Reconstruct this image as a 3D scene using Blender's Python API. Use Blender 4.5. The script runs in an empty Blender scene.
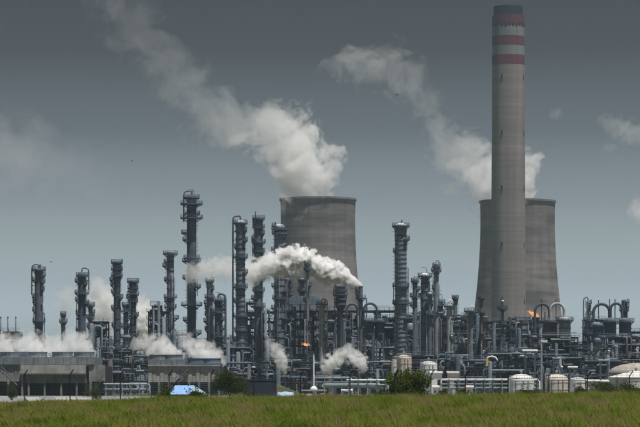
import bpy, math, random
import numpy as np

# ------------------------------------------------------------------ scene, camera, sky, sun
sc = bpy.context.scene
COL = sc.collection
F = 2600.0          # focal length in pixels of a 640 px wide frame
HZ = 388.0          # horizon row of that frame
CAMZ = 2.0
RES_H = 427.0

cam = bpy.data.cameras.new('camera')
cam.sensor_width = 36.0
cam.lens = 36.0 * F / 640.0
cam.shift_y = (HZ - RES_H / 2) / 640.0
cam.clip_start = 0.5
cam.clip_end = 40000
cam_o = bpy.data.objects.new('camera', cam)
COL.objects.link(cam_o)
cam_o.location = (0, 0, CAMZ)
cam_o.rotation_euler = (math.pi / 2, 0, 0)
sc.camera = cam_o

SUN_EL = math.radians(74)
SUN_AZ = math.radians(138)     # to the right of the viewing direction (+Y)
wd = bpy.data.worlds.new('World')
sc.world = wd
wd.use_nodes = True
nt = wd.node_tree
nt.nodes.clear()
N = nt.nodes.new
sky = N('ShaderNodeTexSky'); sky.sky_type = 'NISHITA'; sky.sun_disc = False
sky.sun_elevation = SUN_EL
sky.sun_rotation = SUN_AZ
sky.air_density = 1.0; sky.dust_density = 3.0; sky.ozone_density = 1.0
hs = N('ShaderNodeHueSaturation'); hs.inputs['Saturation'].default_value = 0.42
nt.links.new(sky.outputs[0], hs.inputs['Color'])
tc = N('ShaderNodeTexCoord'); sp = N('ShaderNodeSeparateXYZ')
nt.links.new(tc.outputs['Generated'], sp.inputs[0])
rp = N('ShaderNodeValToRGB')
mp = N('ShaderNodeMapRange'); mp.inputs['From Min'].default_value = 0.0; mp.inputs['From Max'].default_value = 0.20
nt.links.new(sp.outputs['Z'], mp.inputs['Value']); nt.links.new(mp.outputs[0], rp.inputs[0])
# dull storm-grey sky: pale near the horizon, slate above, the same slate all the way up
SKY_STOPS = [(0.0, (2.1975, 2.505, 2.5831)), (0.1423, (1.6904, 2.004, 2.2859)), (0.2, (1.1859, 1.3671, 1.5469)), (0.2769, (0.8305, 0.9508, 0.9837)), (0.3538, (0.536, 0.5824, 0.637)), (0.4885, (0.2209, 0.2425, 0.2555)), (0.6423, (0.096, 0.0962, 0.0952)), (0.7385, (0.0791, 0.077, 0.0808)), (1.0, (0.0791, 0.077, 0.0808))]
el = rp.color_ramp.elements
el[0].position, el[0].color = SKY_STOPS[0][0], SKY_STOPS[0][1] + (1,)
el[1].position, el[1].color = SKY_STOPS[-1][0], SKY_STOPS[-1][1] + (1,)
for p_, c_ in SKY_STOPS[1:-1]:
    e = el.new(p_); e.color = c_ + (1,)
mul = N('ShaderNodeMix'); mul.data_type = 'RGBA'; mul.blend_type = 'MULTIPLY'; mul.inputs['Factor'].default_value = 1.0
nt.links.new(hs.outputs[0], mul.inputs['A']); nt.links.new(rp.outputs[0], mul.inputs['B'])
bg = N('ShaderNodeBackground'); bg.inputs['Strength'].default_value = 0.12
out = N('ShaderNodeOutputWorld')
nt.links.new(mul.outputs['Result'], bg.inputs['Color']); nt.links.new(bg.outputs[0], out.inputs[0])

sl = bpy.data.lights.new('sun', 'SUN'); sl.energy = 4.2; sl.angle = math.radians(0.5); sl.color = (1.0, 0.97, 0.93)
so = bpy.data.objects.new('sun', sl); COL.objects.link(so)
so.location = (300, 400, 600)
from mathutils import Vector
sdir = Vector((math.sin(SUN_AZ) * math.cos(SUN_EL), math.cos(SUN_AZ) * math.cos(SUN_EL), math.sin(SUN_EL)))
so.rotation_euler = (-sdir).to_track_quat('-Z', 'Y').to_euler()

vs = sc.view_settings
vs.view_transform = 'Standard'; vs.look = 'None'; vs.exposure = 0.35; vs.gamma = 1.0; vs.use_curve_mapping = False
cy = sc.cycles
cy.use_denoising = True
cy.denoiser = 'OPENIMAGEDENOISE'
cy.max_bounces = 12; cy.diffuse_bounces = 2; cy.glossy_bounces = 2; cy.transmission_bounces = 2
cy.volume_bounces = 10; cy.transparent_max_bounces = 16
cy.caustics_reflective = False; cy.caustics_refractive = False
cy.volume_max_steps = 256

# ------------------------------------------------------------------ helpers
def at(px, py, D):
    return Vector(((px - 320.0) * D / F, D, CAMZ + (HZ - py) * D / F))
def wx(px, D): return (px - 320.0) * D / F
def wz(py, D): return CAMZ + (HZ - py) * D / F
def ms(n, D): return n * D / F

def tag(o, label=None, cat=None, group=None, kind=None):
    if label: o['label'] = label
    if cat: o['category'] = cat
    if group: o['group'] = group
    if kind or cat: o['kind'] = kind or 'thing'
    return o

def empty(name, loc, rz=0.0):
    o = bpy.data.objects.new(name, None); COL.objects.link(o)
    o.location = loc; o.rotation_euler = (0, 0, rz); o.empty_display_size = 0.5
    return o

class MB:
    """collects simple shapes; build() links them as one mesh object"""
    def __init__(s):
        s.v = []; s.f = []; s.sm = []
    def add(s, vs_, fs, smooth=False):
        o = len(s.v); s.v.extend(vs_)
        for f in fs:
            s.f.append(tuple(i + o for i in f)); s.sm.append(smooth)
        return s
    def box(s, x0, x1, y0, y1, z0, z1):
        return s.add([(x0,y0,z0),(x1,y0,z0),(x1,y1,z0),(x0,y1,z0),(x0,y0,z1),(x1,y0,z1),(x1,y1,z1),(x0,y1,z1)],
                     [(0,3,2,1),(4,5,6,7),(0,1,5,4),(1,2,6,5),(2,3,7,6),(3,0,4,7)])
    def cbox(s, c, d):
        return s.box(c[0]-d[0]/2, c[0]+d[0]/2, c[1]-d[1]/2, c[1]+d[1]/2, c[2]-d[2]/2, c[2]+d[2]/2)
    def tube(s, pts, r, n=8, cap=True):
        pts = [Vector(p) for p in pts]
        rs = r if isinstance(r, (list, tuple)) else [r] * len(pts)
        vs_ = []; fs = []
        up = None
        for i, p in enumerate(pts):
            a = pts[max(i-1, 0)]; b = pts[min(i+1, len(pts)-1)]
            t = (b - a).normalized()
            if up is None:
                up = Vector((0,0,1)) if abs(t.z) < 0.9 else Vector((1,0,0))
            u = t.cross(up)
            if u.length < 1e-4:
                up = Vector((1,0,0)) if abs(t.x) < 0.9 else Vector((0,1,0)); u = t.cross(up)
            u.normalize(); w = u.cross(t); up = w
            for k in range(n):
                an = 2*math.pi*k/n
                vs_.append(tuple(p + (u*math.cos(an) + w*math.sin(an))*rs[i]))
        for i in range(len(pts)-1):
            for k in range(n):
                fs.append((i*n+k, i*n+(k+1)%n, (i+1)*n+(k+1)%n, (i+1)*n+k))
        s.add(vs_, fs, n > 5)
        if cap:
            s.add([vs_[k] for k in range(n)], [tuple(range(n))[::-1]])
            s.add([vs_[(len(pts)-1)*n+k] for k in range(n)], [tuple(range(n))])
        return s
    def lathe(s, prof, n=20, c=(0,0), cap=True):
        """prof: (r, z) from bottom to top; strips are split where the profile turns sharply, so that edges stay crisp"""
        def ring(r, z):
            return [(c[0]+r*math.cos(2*math.pi*k/n), c[1]+r*math.sin(2*math.pi*k/n), z) for k in range(n)]
        strips = [[prof[0]]]
        for i in range(1, len(prof)):
            strips[-1].append(prof[i])
            if i < len(prof)-1:
                a = math.atan2(prof[i][1]-prof[i-1][1], prof[i][0]-prof[i-1][0]); b = math.atan2(prof[i+1][1]-prof[i][1], prof[i+1][0]-prof[i][0])
                d = abs((b-a+math.pi) % (2*math.pi) - math.pi)
                if d > 0.7: strips.append([prof[i]])
        for st in strips:
            vs_ = []; fs = []
            for r, z in st: vs_ += ring(r, z)
            for i in range(len(st)-1):
                for k in range(n):
                    fs.append((i*n+k, i*n+(k+1)%n, (i+1)*n+(k+1)%n, (i+1)*n+k))
            s.add(vs_, fs, True)
        if cap:
            if prof[0][0] > 1e-3: s.add(ring(*prof[0]), [tuple(range(n))[::-1]])
            if prof[-1][0] > 1e-3: s.add(ring(*prof[-1]), [tuple(range(n))])
        return s
    def sector(s, r0, r1, z0, z1, a0, a1, n=10):
        """flat ring sector with thickness"""
        vs_ = []; fs = []
        for i in range(n+1):
            an = a0 + (a1-a0)*i/n; c, d = math.cos(an), math.sin(an)
            vs_ += [(r0*c,r0*d,z0),(r1*c,r1*d,z0),(r1*c,r1*d,z1),(r0*c,r0*d,z1)]
        for i in range(n):
            a = i*4; b = a+4
            fs += [(a,b,b+1,a+1)[::-1],(a+1,b+1,b+2,a+2)[::-1],(a+2,b+2,b+3,a+3)[::-1],(a+3,b+3,b,a)[::-1]]
        fs += [(0,1,2,3)[::-1],(n*4,n*4+1,n*4+2,n*4+3)]
        return s.add(vs_, fs)
    def mesh(s, name):
        me = bpy.data.meshes.new(name)
        me.from_pydata([tuple(v) for v in s.v], [], s.f)
        me.polygons.foreach_set('use_smooth', np.array(s.sm, dtype=bool))
        me.update()
        return me
    def build(s, name, mat, parent=None, loc=None):
        return link(name, s.mesh(name), mat, parent, loc)

def link(name, me, mat, parent=None, loc=None):
    o = bpy.data.objects.new(name, me); COL.objects.link(o)
    if mat is not None and not me.materials: me.materials.append(mat)
    if parent is not None: o.parent = parent
    if loc is not None: o.location = loc
    return o

# ------------------------------------------------------------------ materials
MATS = {}
def nmat(name):
    m = bpy.data.materials.new(name); m.use_nodes = True
    t = m.node_tree; b = t.nodes['Principled BSDF']
    return m, t, b
def mat(name, col, rough=0.6, metal=0.0, var=0.25, scale=0.6, streak=0.0, streak_col=(0.10, 0.06, 0.04), bump=0.0, weather=0.0):
    """painted or clad surface: noise mottling, optional vertical run-off streaks"""
    if name in MATS: return MATS[name]
    m, t, b = nmat(name)
    L = t.links.new; n = t.nodes.new
    geo = n('ShaderNodeNewGeometry'); 
    no = n('ShaderNodeTexNoise'); no.inputs['Scale'].default_value = scale; no.inputs['Detail'].default_value = 4
    L(geo.outputs['Position'], no.inputs['Vector'])
    mr = n('ShaderNodeMapRange'); mr.inputs['From Min'].default_value = 0.3; mr.inputs['From Max'].default_value = 0.7
    mr.inputs['To Min'].default_value = 1 - var; mr.inputs['To Max'].default_value = 1 + var
    L(no.outputs[0], mr.inputs['Value'])
    mx = n('ShaderNodeMix'); mx.data_type = 'RGBA'; mx.blend_type = 'MULTIPLY'; mx.inputs['Factor'].default_value = 1
    mx.inputs['A'].default_value = tuple(col) + (1,)
    L(mr.outputs[0], mx.inputs['B'])
    last = mx.outputs['Result']
    if streak > 0:
        mpn = n('ShaderNodeMapping'); mpn.inputs['Scale'].default_value = (1.6, 1.6, 0.06)
        L(geo.outputs['Position'], mpn.inputs[0])
        n2 = n('ShaderNodeTexNoise'); n2.inputs['Scale'].default_value = 1.0; n2.inputs['Detail'].default_value = 3
        L(mpn.outputs[0], n2.inputs['Vector'])
        m2 = n('ShaderNodeMapRange'); m2.inputs['From Min'].default_value = 0.5; m2.inputs['From Max'].default_value = 0.72
        m2.inputs['To Max'].default_value = streak
        L(n2.outputs[0], m2.inputs['Value'])
        mx2 = n('ShaderNodeMix'); mx2.data_type = 'RGBA'; mx2.inputs['B'].default_value = tuple(streak_col) + (1,)
        L(m2.outputs[0], mx2.inputs['Factor']); L(last, mx2.inputs['A']); last = mx2.outputs['Result']
    if weather > 0:
        # every piece has its own age: tone differs from piece to piece, with rust patches on some
        oi_ = n('ShaderNodeObjectInfo')
        tr = n('ShaderNodeMapRange'); tr.inputs['To Min'].default_value = 0.62; tr.inputs['To Max'].default_value = 1.32; L(oi_.outputs['Random'], tr.inputs['Value'])
        m3 = n('ShaderNodeMix'); m3.data_type = 'RGBA'; m3.blend_type = 'MULTIPLY'; m3.inputs['Factor'].default_value = 1; L(last, m3.inputs['A']); L(tr.outputs[0], m3.inputs['B'])
        n4 = n('ShaderNodeTexNoise'); n4.inputs['Scale'].default_value = 0.9; n4.inputs['Detail'].default_value = 6; n4.inputs['Roughness'].default_value = .7; L(geo.outputs['Position'], n4.inputs['Vector'])
        th = n('ShaderNodeMath'); th.operation = 'MULTIPLY_ADD'; L(oi_.outputs['Random'], th.inputs[0]); th.inputs[1].default_value = .22; L(n4.outputs[0], th.inputs[2])
        m4r = n('ShaderNodeMapRange'); m4r.inputs['From Min'].default_value = .66; m4r.inputs['From Max'].default_value = .80; m4r.inputs['To Max'].default_value = weather; L(th.outputs[0], m4r.inputs['Value'])
        m4 = n('ShaderNodeMix'); m4.data_type = 'RGBA'; L(m4r.outputs[0], m4.inputs['Factor']); L(m3.outputs['Result'], m4.inputs['A']); m4.inputs['B'].default_value = (.14, .105, .09, 1)
        last = m4.outputs['Result']
    L(last, b.inputs['Base Color'])
    b.inputs['Specular IOR Level'].default_value = 0.25
    b.inputs['Roughness'].default_value = rough; b.inputs['Metallic'].default_value = metal
    if bump > 0:
        bp = n('ShaderNodeBump'); bp.inputs['Strength'].default_value = bump; bp.inputs['Distance'].default_value = 0.2
        L(no.outputs[0], bp.inputs['Height']); L(bp.outputs[0], b.inputs['Normal'])
    MATS[name] = m
    return m

def concrete_rings(name, col, ring=1.5, stain=0.35, joint=2.2):
    """slip-formed concrete: faint lift rings, weather stains that run down"""
    m, t, b = nmat(name); L = t.links.new; n = t.nodes.new
    geo = n('ShaderNodeNewGeometry')
    sp_ = n('ShaderNodeSeparateXYZ'); L(geo.outputs['Position'], sp_.inputs[0])
    # lift rings : 1-D noise of height
    cb = n('ShaderNodeCombineXYZ'); L(sp_.outputs['Z'], cb.inputs['Z'])
    n1 = n('ShaderNodeTexNoise'); n1.inputs['Scale'].default_value = 1.0 / ring * 0.35; n1.inputs['Detail'].default_value = 5; n1.inputs['Roughness'].default_value = 0.7
    L(cb.outputs[0], n1.inputs['Vector'])
    # broad horizontal weathering
    mpn = n('ShaderNodeMapping'); mpn.inputs['Scale'].default_value = (0.015, 0.015, 0.07); L(geo.outputs['Position'], mpn.inputs[0])
    n2 = n('ShaderNodeTexNoise'); n2.inputs['Scale'].default_value = 1.0; n2.inputs['Detail'].default_value = 6; n2.inputs['Roughness'].default_value = 0.65
    L(mpn.outputs[0], n2.inputs['Vector'])
    # vertical run-off
    mp3 = n('ShaderNodeMapping'); mp3.inputs['Scale'].default_value = (0.25, 0.25, 0.008); L(geo.outputs['Position'], mp3.inputs[0])
    n3 = n('ShaderNodeTexNoise'); n3.inputs['Scale'].default_value = 1.0; n3.inputs['Detail'].default_value = 4; L(mp3.outputs[0], n3.inputs['Vector'])
    def mr(sock, a, bb, c, d):
        q = n('ShaderNodeMapRange'); q.inputs['From Min'].default_value = a; q.inputs['From Max'].default_value = bb
        q.inputs['To Min'].default_value = c; q.inputs['To Max'].default_value = d; L(sock, q.inputs['Value']); return q.outputs[0]
    def mulv(a, bb):
        q = n('ShaderNodeMath'); q.operation = 'MULTIPLY'; L(a, q.inputs[0]); L(bb, q.inputs[1]); return q.outputs[0]
    md = n('ShaderNodeMath'); md.operation = 'PINGPONG'; L(sp_.outputs['Z'], md.inputs[0]); md.inputs[1].default_value = joint
    jl = mr(md.outputs[0], joint*.03, joint*.12, .80, 1.0)
    v = mulv(mulv(mr(n1.outputs[0], 0.3, 0.7, 0.80, 1.16), mr(n2.outputs[0], 0.35, 0.68, 1 - stain, 1 + stain*0.45)), mr(n3.outputs[0], 0.35, 0.65, 0.86, 1.12))
    v = mulv(v, jl)
    mx = n('ShaderNodeMix'); mx.data_type = 'RGBA'; mx.blend_type = 'MULTIPLY'; mx.inputs['Factor'].default_value = 1
    mx.inputs['A'].default_value = tuple(col) + (1,); L(v, mx.inputs['B'])
    L(mx.outputs['Result'], b.inputs['Base Color']); b.inputs['Roughness'].default_value = 0.9
    return m, t, b, mx.outputs['Result'], sp_.outputs['Z']

def steam_mat(name, dens, L_, pts, noise_scale, warp, erode, aniso=0.2, col=(0.97, 0.97, 0.97), step=1.0, edge=1.0, detail=4.0):
    """volume whose density follows a bent axis along local X. pts: (t, cy, cz, r, d)"""
    m = bpy.data.materials.new(name); m.use_nodes = True
    t = m.node_tree; t.nodes.clear(); n = t.nodes.new; L = t.links.new
    tcn = n('ShaderNodeTexCoord')
    def math_(op, a, b=None, clamp=False):
        q = n('ShaderNodeMath'); q.operation = op; q.use_clamp = clamp
        for i, s in enumerate((a, b)):
            if s is None: continue
            if isinstance(s, (int, float)): q.inputs[i].default_value = s
            else: L(s, q.inputs[i])
        return q.outputs[0]
    nw = n('ShaderNodeTexNoise'); nw.inputs['Scale'].default_value = noise_scale * 0.35; nw.inputs['Detail'].default_value = 1.0
    L(tcn.outputs['Object'], nw.inputs['Vector'])
    vm = n('ShaderNodeVectorMath'); vm.operation = 'MULTIPLY_ADD'
    vm.inputs[1].default_value = (warp,)*3
    L(nw.outputs['Color'], vm.inputs[0]); 
    va = n('ShaderNodeVectorMath'); va.operation = 'SUBTRACT'; va.inputs[1].default_value = (warp*0.5,)*3
    L(tcn.outputs['Object'], va.inputs[0]); L(va.outputs[0], vm.inputs[2])
    s = n('ShaderNodeSeparateXYZ'); L(vm.outputs[0], s.inputs[0])
    tt = math_('DIVIDE', s.outputs['X'], L_)
    mx_ = max(max(abs(p[1]), abs(p[2]), p[3]) for p in pts) * 1.05
    def curve(vals):
        fc = n('ShaderNodeFloatCurve'); c = fc.mapping.curves[0]
        ps = list(zip([p[0] for p in pts], vals))
        c.points[0].location = ps[0]; c.points[1].location = ps[-1]
        for q in ps[1:-1]: c.points.new(*q)
        fc.mapping.use_clip = True
        fc.mapping.update()
        L(tt, fc.inputs['Value'])
        return fc.outputs[0]
    cyv = curve([0.5 + 0.5*p[1]/mx_ for p in pts]); czv = curve([0.5 + 0.5*p[2]/mx_ for p in pts])
    rv = curve([p[3]/mx_ for p in pts]); dv = curve([p[4] for p in pts])
    dy = math_('SUBTRACT', s.outputs['Y'], math_('MULTIPLY_ADD', cyv, 2*mx_)); 
    dy.node.inputs[1].links[0].from_node.inputs[2].default_value = -mx_
    dz = math_('SUBTRACT', s.outputs['Z'], math_('MULTIPLY_ADD', czv, 2*mx_))
    dz.node.inputs[1].links[0].from_node.inputs[2].default_value = -mx_
    dist = math_('SQRT', math_('ADD', math_('MULTIPLY', dy, dy), math_('MULTIPLY', dz, dz)))
    q = math_('DIVIDE', dist, math_('MULTIPLY', rv, mx_))
    nn = n('ShaderNodeTexNoise'); nn.inputs['Scale'].default_value = noise_scale; nn.inputs['Detail'].default_value = detail; nn.inputs['Roughness'].default_value = 0.62
    L(vm.outputs[0], nn.inputs['Vector'])
    base = math_('SUBTRACT', 1.0, q)
    e = math_('MULTIPLY', math_('SUBTRACT', nn.outputs[0], 0.52), erode)
    d0 = math_('MULTIPLY', math_('ADD', base, e), edge, True)
    de = math_('MULTIPLY', math_('MULTIPLY', d0, dv), dens)
    pv = n('ShaderNodeVolumePrincipled'); pv.inputs['Color'].default_value = tuple(col) + (1,)
    pv.inputs['Anisotropy'].default_value = aniso
    L(de, pv.inputs['Density'])
    o = n('ShaderNodeOutputMaterial'); L(pv.outputs[0], o.inputs['Volume'])
    m.cycles.volume_step_rate = step
    return m

def plume(name, label, D, path, dens, noise_px=12.0, warp_px=6.0, erode=1.6, cat='steam', edge=2.0, hull=1.3, depth_slope=0.0, step=1.0, group=None, detail=4.0, col=(0.99,0.99,0.985)):
    """path: (px, py, radius_px, density factor[, depth offset m]) from the mouth outwards; local X runs from first to last point"""
    k = D / F
    P = [at(p[0], p[1], D) + Vector((0, (p[4] if len(p) > 4 else 0), 0)) for p in path]
    a, b = P[0], P[-1]
    ax = (b - a); Ln = ax.length; ax.normalize()
    zz = Vector((0, -1, 0)); zz = (zz - ax*zz.dot(ax)).normalized(); yy = zz.cross(ax)
    from mathutils import Matrix
    R = Matrix((ax, yy, zz)).transposed()
    loc = [R.transposed() @ (p - a) for p in P]
    pts = []
    for q, p in zip(loc, path):
        pts.append([q.x / Ln, q.y, q.z, p[2]*k, p[3]])
    for i in range(1, len(pts)):
        if pts[i][0] <= pts[i-1][0] + 0.01: pts[i][0] = pts[i-1][0] + 0.01
    mx_t = pts[-1][0]
    for p in pts: p[0] = min(p[0] / mx_t, 1.0)
    m = steam_mat(name + '_vapour', dens, Ln, pts, 1.0/(noise_px*k), warp_px*k, erode, edge=edge, step=step, detail=detail, col=col)
    # hull : a closed bumpy tube round the axis, with rounded ends
    mb = MB(); n = 18
    T = np.linspace(0, 1, 15)
    tp = [p[0] for p in pts]
    cyi = np.interp(T, tp, [p[1] for p in pts]); czi = np.interp(T, tp, [p[2] for p in pts]); ri = np.interp(T, tp, [p[3] for p in pts])
    rings = [(-0.35*ri[0], cyi[0], czi[0], 0.6*ri[0])] + [(T[i]*Ln, cyi[i], czi[i], ri[i]) for i in range(15)] + [(Ln + 0.35*ri[-1], cyi[-1], czi[-1], 0.6*ri[-1])]
    vs_ = []; fs = []
    for (x, y, z, r) in rings:
        for j in range(n):
            an = 2*math.pi*j/n
            vs_.append((x, y + (r*hull + warp_px*k*.3)*math.cos(an), z + (r*hull + warp_px*k*.3)*math.sin(an)))
    for i in range(len(rings)-1):
        for j in range(n):
            fs.append((i*n+j, i*n+(j+1)%n, (i+1)*n+(j+1)%n, (i+1)*n+j))
    fs.append(tuple(range(n))[::-1]); fs.append(tuple((len(rings)-1)*n + j for j in range(n)))
    mb.add(vs_, fs, True)
    o = mb.build(name, m)
    o.matrix_world = Matrix.Translation(a) @ R.to_4x4()
    tag(o, label, cat, group)
    return o
# ------------------------------------------------------------------ ground
EDGE = [(-200, 402.5), (0, 402), (100, 400), (160, 397.6), (300, 396), (450, 395), (640, 391.8), (840, 391)]
def crest(x):
    px = x*F/215.0 + 320
    return 2.0 - (np.interp(px, [e[0] for e in EDGE], [e[1] for e in EDGE]) - HZ)*215.0/F - 0.40
def terrain(x, y):
    # the field swells to a low crest before the fence (lower on the left) and falls away behind it
    c = float(crest(max(-40.0, min(45.0, x*215.0/max(y, 60.0)))))
    if y < 60: return 0.0
    if y < 215: t = (y-60)/155.0; return c*t*t*(3-2*t)
    if y < 330: t = (y-215)/115.0; return c*(1 - t*t*(3-2*t))
    return 0.0
def ground():
    ys = [-400, -100, 0, 40] + list(range(60, 340, 8)) + [345, 400, 600, 1000, 1600, 2600, 4200, 6000]
    xs = [-5600, -2500, -1000, -400, -150, -90] + list(range(-60, 61, 5)) + [90, 150, 400, 1000, 2500, 5600]
    v = [(x, y, terrain(x, y)) for y in ys for x in xs]
    w = len(xs)
    f = [(j*w+i, j*w+i+1, (j+1)*w+i+1, (j+1)*w+i) for j in range(len(ys)-1) for i in range(w-1)]
    mb = MB(); mb.add(v, f, True)
    m, t, b = nmat('field_soil'); L = t.links.new; n = t.nodes.new
    geo = n('ShaderNodeNewGeometry')
    n1 = n('ShaderNodeTexNoise'); n1.inputs['Scale'].default_value = 0.12; n1.inputs['Detail'].default_value = 8
    L(geo.outputs['Position'], n1.inputs['Vector'])
    r = n('ShaderNodeValToRGB'); L(n1.outputs[0], r.inputs[0])
    r.color_ramp.elements[0].position = 0.35; r.color_ramp.elements[0].color = (0.035, 0.05, 0.015, 1)
    r.color_ramp.elements[1].position = 0.68; r.color_ramp.elements[1].color = (0.10, 0.085, 0.04, 1)
    L(r.outputs[0], b.inputs['Base Color']); b.inputs['Roughness'].default_value = 1.0
    o = mb.build('ground', m); tag(o, 'grassy field and plant yard running to the horizon', kind='structure')
ground()

# ------------------------------------------------------------------ cooling towers and chimney
def cooling_tower(cx, ytop, D, label, seed):
    k = D / F
    H = wz(ytop, D); r0 = 37.2*k; zt = wz(221, D); bq = 150.0*k
    def rad(z): return r0*math.sqrt(1 + ((z - zt)/bq)**2)
    root = empty('cooling_tower', (wx(cx, D), D, 0))
    m, t, b, colr, zs = concrete_rings('tower_concrete_%d' % seed, (0.225, 0.200, 0.192), ring=2.2, stain=0.6, joint=3.2)
    zlo = 9.0
    prof = [(rad(z), z) for z in np.linspace(zlo, H - 1.6, 44)]
    top = rad(H)
    prof += [(top + 0.9, H - 1.5), (top + 0.9, H)]
    prof += [(top - 0.9, H)] + [(rad(z) - 1.0, z) for z in np.linspace(H - 2, zlo, 24)]
    mb = MB(); mb.lathe(prof, 96, cap=False)
    mb.lathe([(rad(zlo) - 1.0, zlo), (rad(zlo), zlo)], 96, cap=False)
    sh = mb.build('shell', m, root)
    # diagonal legs round the air inlet
    leg = MB(); rb = rad(zlo); rg = rad(0) + 0.5
    mleg = mat('leg_concrete', (0.26, 0.25, 0.24), 0.9)
    leg_me = MB().tube([(rg, -0.5, -0.3), (rb, 2.6, zlo + 0.4)], 0.55, 6).mesh('leg'); leg_me2 = MB().tube([(rg, 0.5, -0.3), (rb, -2.6, zlo + 0.4)], 0.55, 6).mesh('leg')
    for i in range(36):
        for me in (leg_me, leg_me2):
            o = link('leg', me, mleg, root); o.rotation_euler = (0, 0, 2*math.pi*i/36)
    tag(root, label, 'cooling tower', 'concrete cooling towers')
    return root
cooling_tower(318, 199, 2050, 'concrete cooling tower on the left, steaming behind the refinery columns', 1)
cooling_tower(517.6, 201, 2080, 'concrete cooling tower partly hidden behind the tall striped chimney', 2)

def chimney():
    D = 1950.0; k = D/F; cx = 508.3
    root = empty('chimney', (wx(cx, D), D, 0))
    H = wz(7, D)
    def R(py): return (16.1 + 1.5*(py-16)/372.0)*k
    m, t, b, colr, zs = concrete_rings('chimney_concrete', (0.25, 0.221, 0.212), ring=2.4, stain=0.16)
    # painted aviation bands near the top, weathered
    bands = [(16, 27, (0.085, 0.022, 0.034)), (27, 37, (0.20, 0.205, 0.21)), (37, 46.6, (0.12, 0.022, 0.042)), (46.6, 56, (0.20, 0.21, 0.225)), (56, 65.5, (0.12, 0.022, 0.042))]
    pcol = {}
    def paint(i, c):
        mm, tt, bb, cc, zz = concrete_rings('chimney_paint_%d' % i, c, ring=9.0, stain=0.16, joint=2.4); return mm
    def ring(y0, y1, extra=0.0, n=64, lip=True):
        z1, z0 = wz(y0, D), wz(y1, D)
        r0, r1 = R(y1)+extra, R(y0)+extra
        return MB().lathe([(r0-0.8, z0), (r0, z0), (r1, z1), (r1-0.8, z1)], n, cap=False)
    z = [(R(py), wz(py, D)) for py in np.linspace(390, 65.5, 30)]
    MB().lathe([(R(390)+0.3, -0.5)] + z, 64).build('shaft', m, root)
    for i, (y0, y1, c) in enumerate(bands):
        o = ring(y0, y1, 0.06 if i % 2 == 0 else 0.02).build('painted_band', paint(i, c), root)
        o['label'] = ['dark maroon top band', 'upper pale band', 'upper red band', 'lower pale band', 'lower red band'][i]
    # inner core so that the bands are closed
    MB().lathe([(R(65)-0.5, wz(65.4, D)), (R(16)-0.5, wz(16.2, D))], 48).build('core', m, root)
    # dark steel cap: flue tops inside a windshield
    cap = mat('cap_steel', (0.016, 0.022, 0.028), 0.7)
    mb = MB(); mb.lathe([(R(16)-1.0, wz(16.5, D)), (R(16)-1.0, H), (R(16)-1.7, H), (R(16)-1.7, H-6)], 64)
    mb.build('windshield_cap', cap, root)
    flue = MB().lathe([(2.6, H-7), (2.6, H+0.7), (2.3, H+0.7), (2.3, H-1)], 20).mesh('flue')
    for i in range(3):
        o = link('flue', flue, cap, root); o.location = (5*math.cos(i*2.1+0.4), 5*math.sin(i*2.1+0.4), 0)
    # crenellated row of dark openings under the maroon band
    slot = MB().cbox((R(26)-0.15, 0, 0), (0.7, 1.5, 2.6)).mesh('vent_slot')
    dark = mat('opening_dark', (0.02, 0.02, 0.022), 0.9)
    for i in range(28):
        o = link('vent_slot', slot, dark, root); o.rotation_euler = (0, 0, 2*math.pi*i/28); o.location = (0, 0, wz(25.4, D) - (i % 3)*0.5)
    # access openings up the shaft with small platforms
    win = MB().cbox((-.3, 0, 0), (0.7, 1.3, 2.2)).mesh('access_opening')
    ledge = MB().cbox((0.2, 0, -1.4), (0.5, 1.9, 0.2)).mesh('ledge')
    for py in (77, 133, 188, 244, 300):
        for an in (-math.pi/2 - 0.47, -math.pi/2 + 1.12, math.pi/2 + 0.5):
            r = R(py)
            o = link('access_opening', win, dark, root)
            o.location = (r*math.cos(an), r*math.sin(an), wz(py, D)); o.rotation_euler = (0, 0, an)
            q = link('ledge', ledge, cap, o)
    tag(root, 'very tall concrete chimney with red and pale bands and dark cap', 'chimney')
chimney()
# ------------------------------------------------------------------ refinery kit
random.seed(11)
def M_(n):
    P = {'dark':   ((0.092, 0.122, 0.158), 0.6, 0.30), 'slate':  ((0.175, 0.22, 0.272), 0.55, 0.25),
         'grey':   ((0.23, 0.27, 0.31), 0.5, 0.22), 'pale':   ((0.38, 0.405, 0.42), 0.5, 0.2),
         'steel':  ((0.082, 0.112, 0.148), 0.6, 0.3), 'rusty':  ((0.155, 0.12, 0.112), 0.8, 0.3),
         'olive':  ((0.085, 0.10, 0.08), 0.7, 0.3), 'white':  ((0.72, 0.72, 0.70), 0.45, 0.08),
         'bluegrey': ((0.14, 0.20, 0.255), 0.55, 0.25), 'green': ((0.17, 0.24, 0.22), 0.6, 0.2),
         'yellow': ((0.62, 0.50, 0.16), 0.5, 0.15), 'cream': ((0.60, 0.53, 0.40), 0.6, 0.12)}
    c, r, v = P[n]
    return mat('paint_' + n, c, min(.9, r + .25), var=v, scale=0.5, streak=0.35 if n in ('grey', 'pale', 'slate', 'cream', 'dark', 'bluegrey') else 0.0, weather=.55 if n in ('dark', 'slate', 'grey', 'pale', 'steel', 'bluegrey', 'rusty', 'olive') else 0.0)

def arc_pts(c, r, a0, a1, n, plane='xz'):
    out = []
    for i in range(n+1):
        a = a0 + (a1-a0)*i/n
        out.append((c[0] + r*math.cos(a), c[1], c[2] + r*math.sin(a)) if plane == 'xz' else (c[0] + r*math.cos(a), c[1] + r*math.sin(a), c[2]))
    return out

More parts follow.
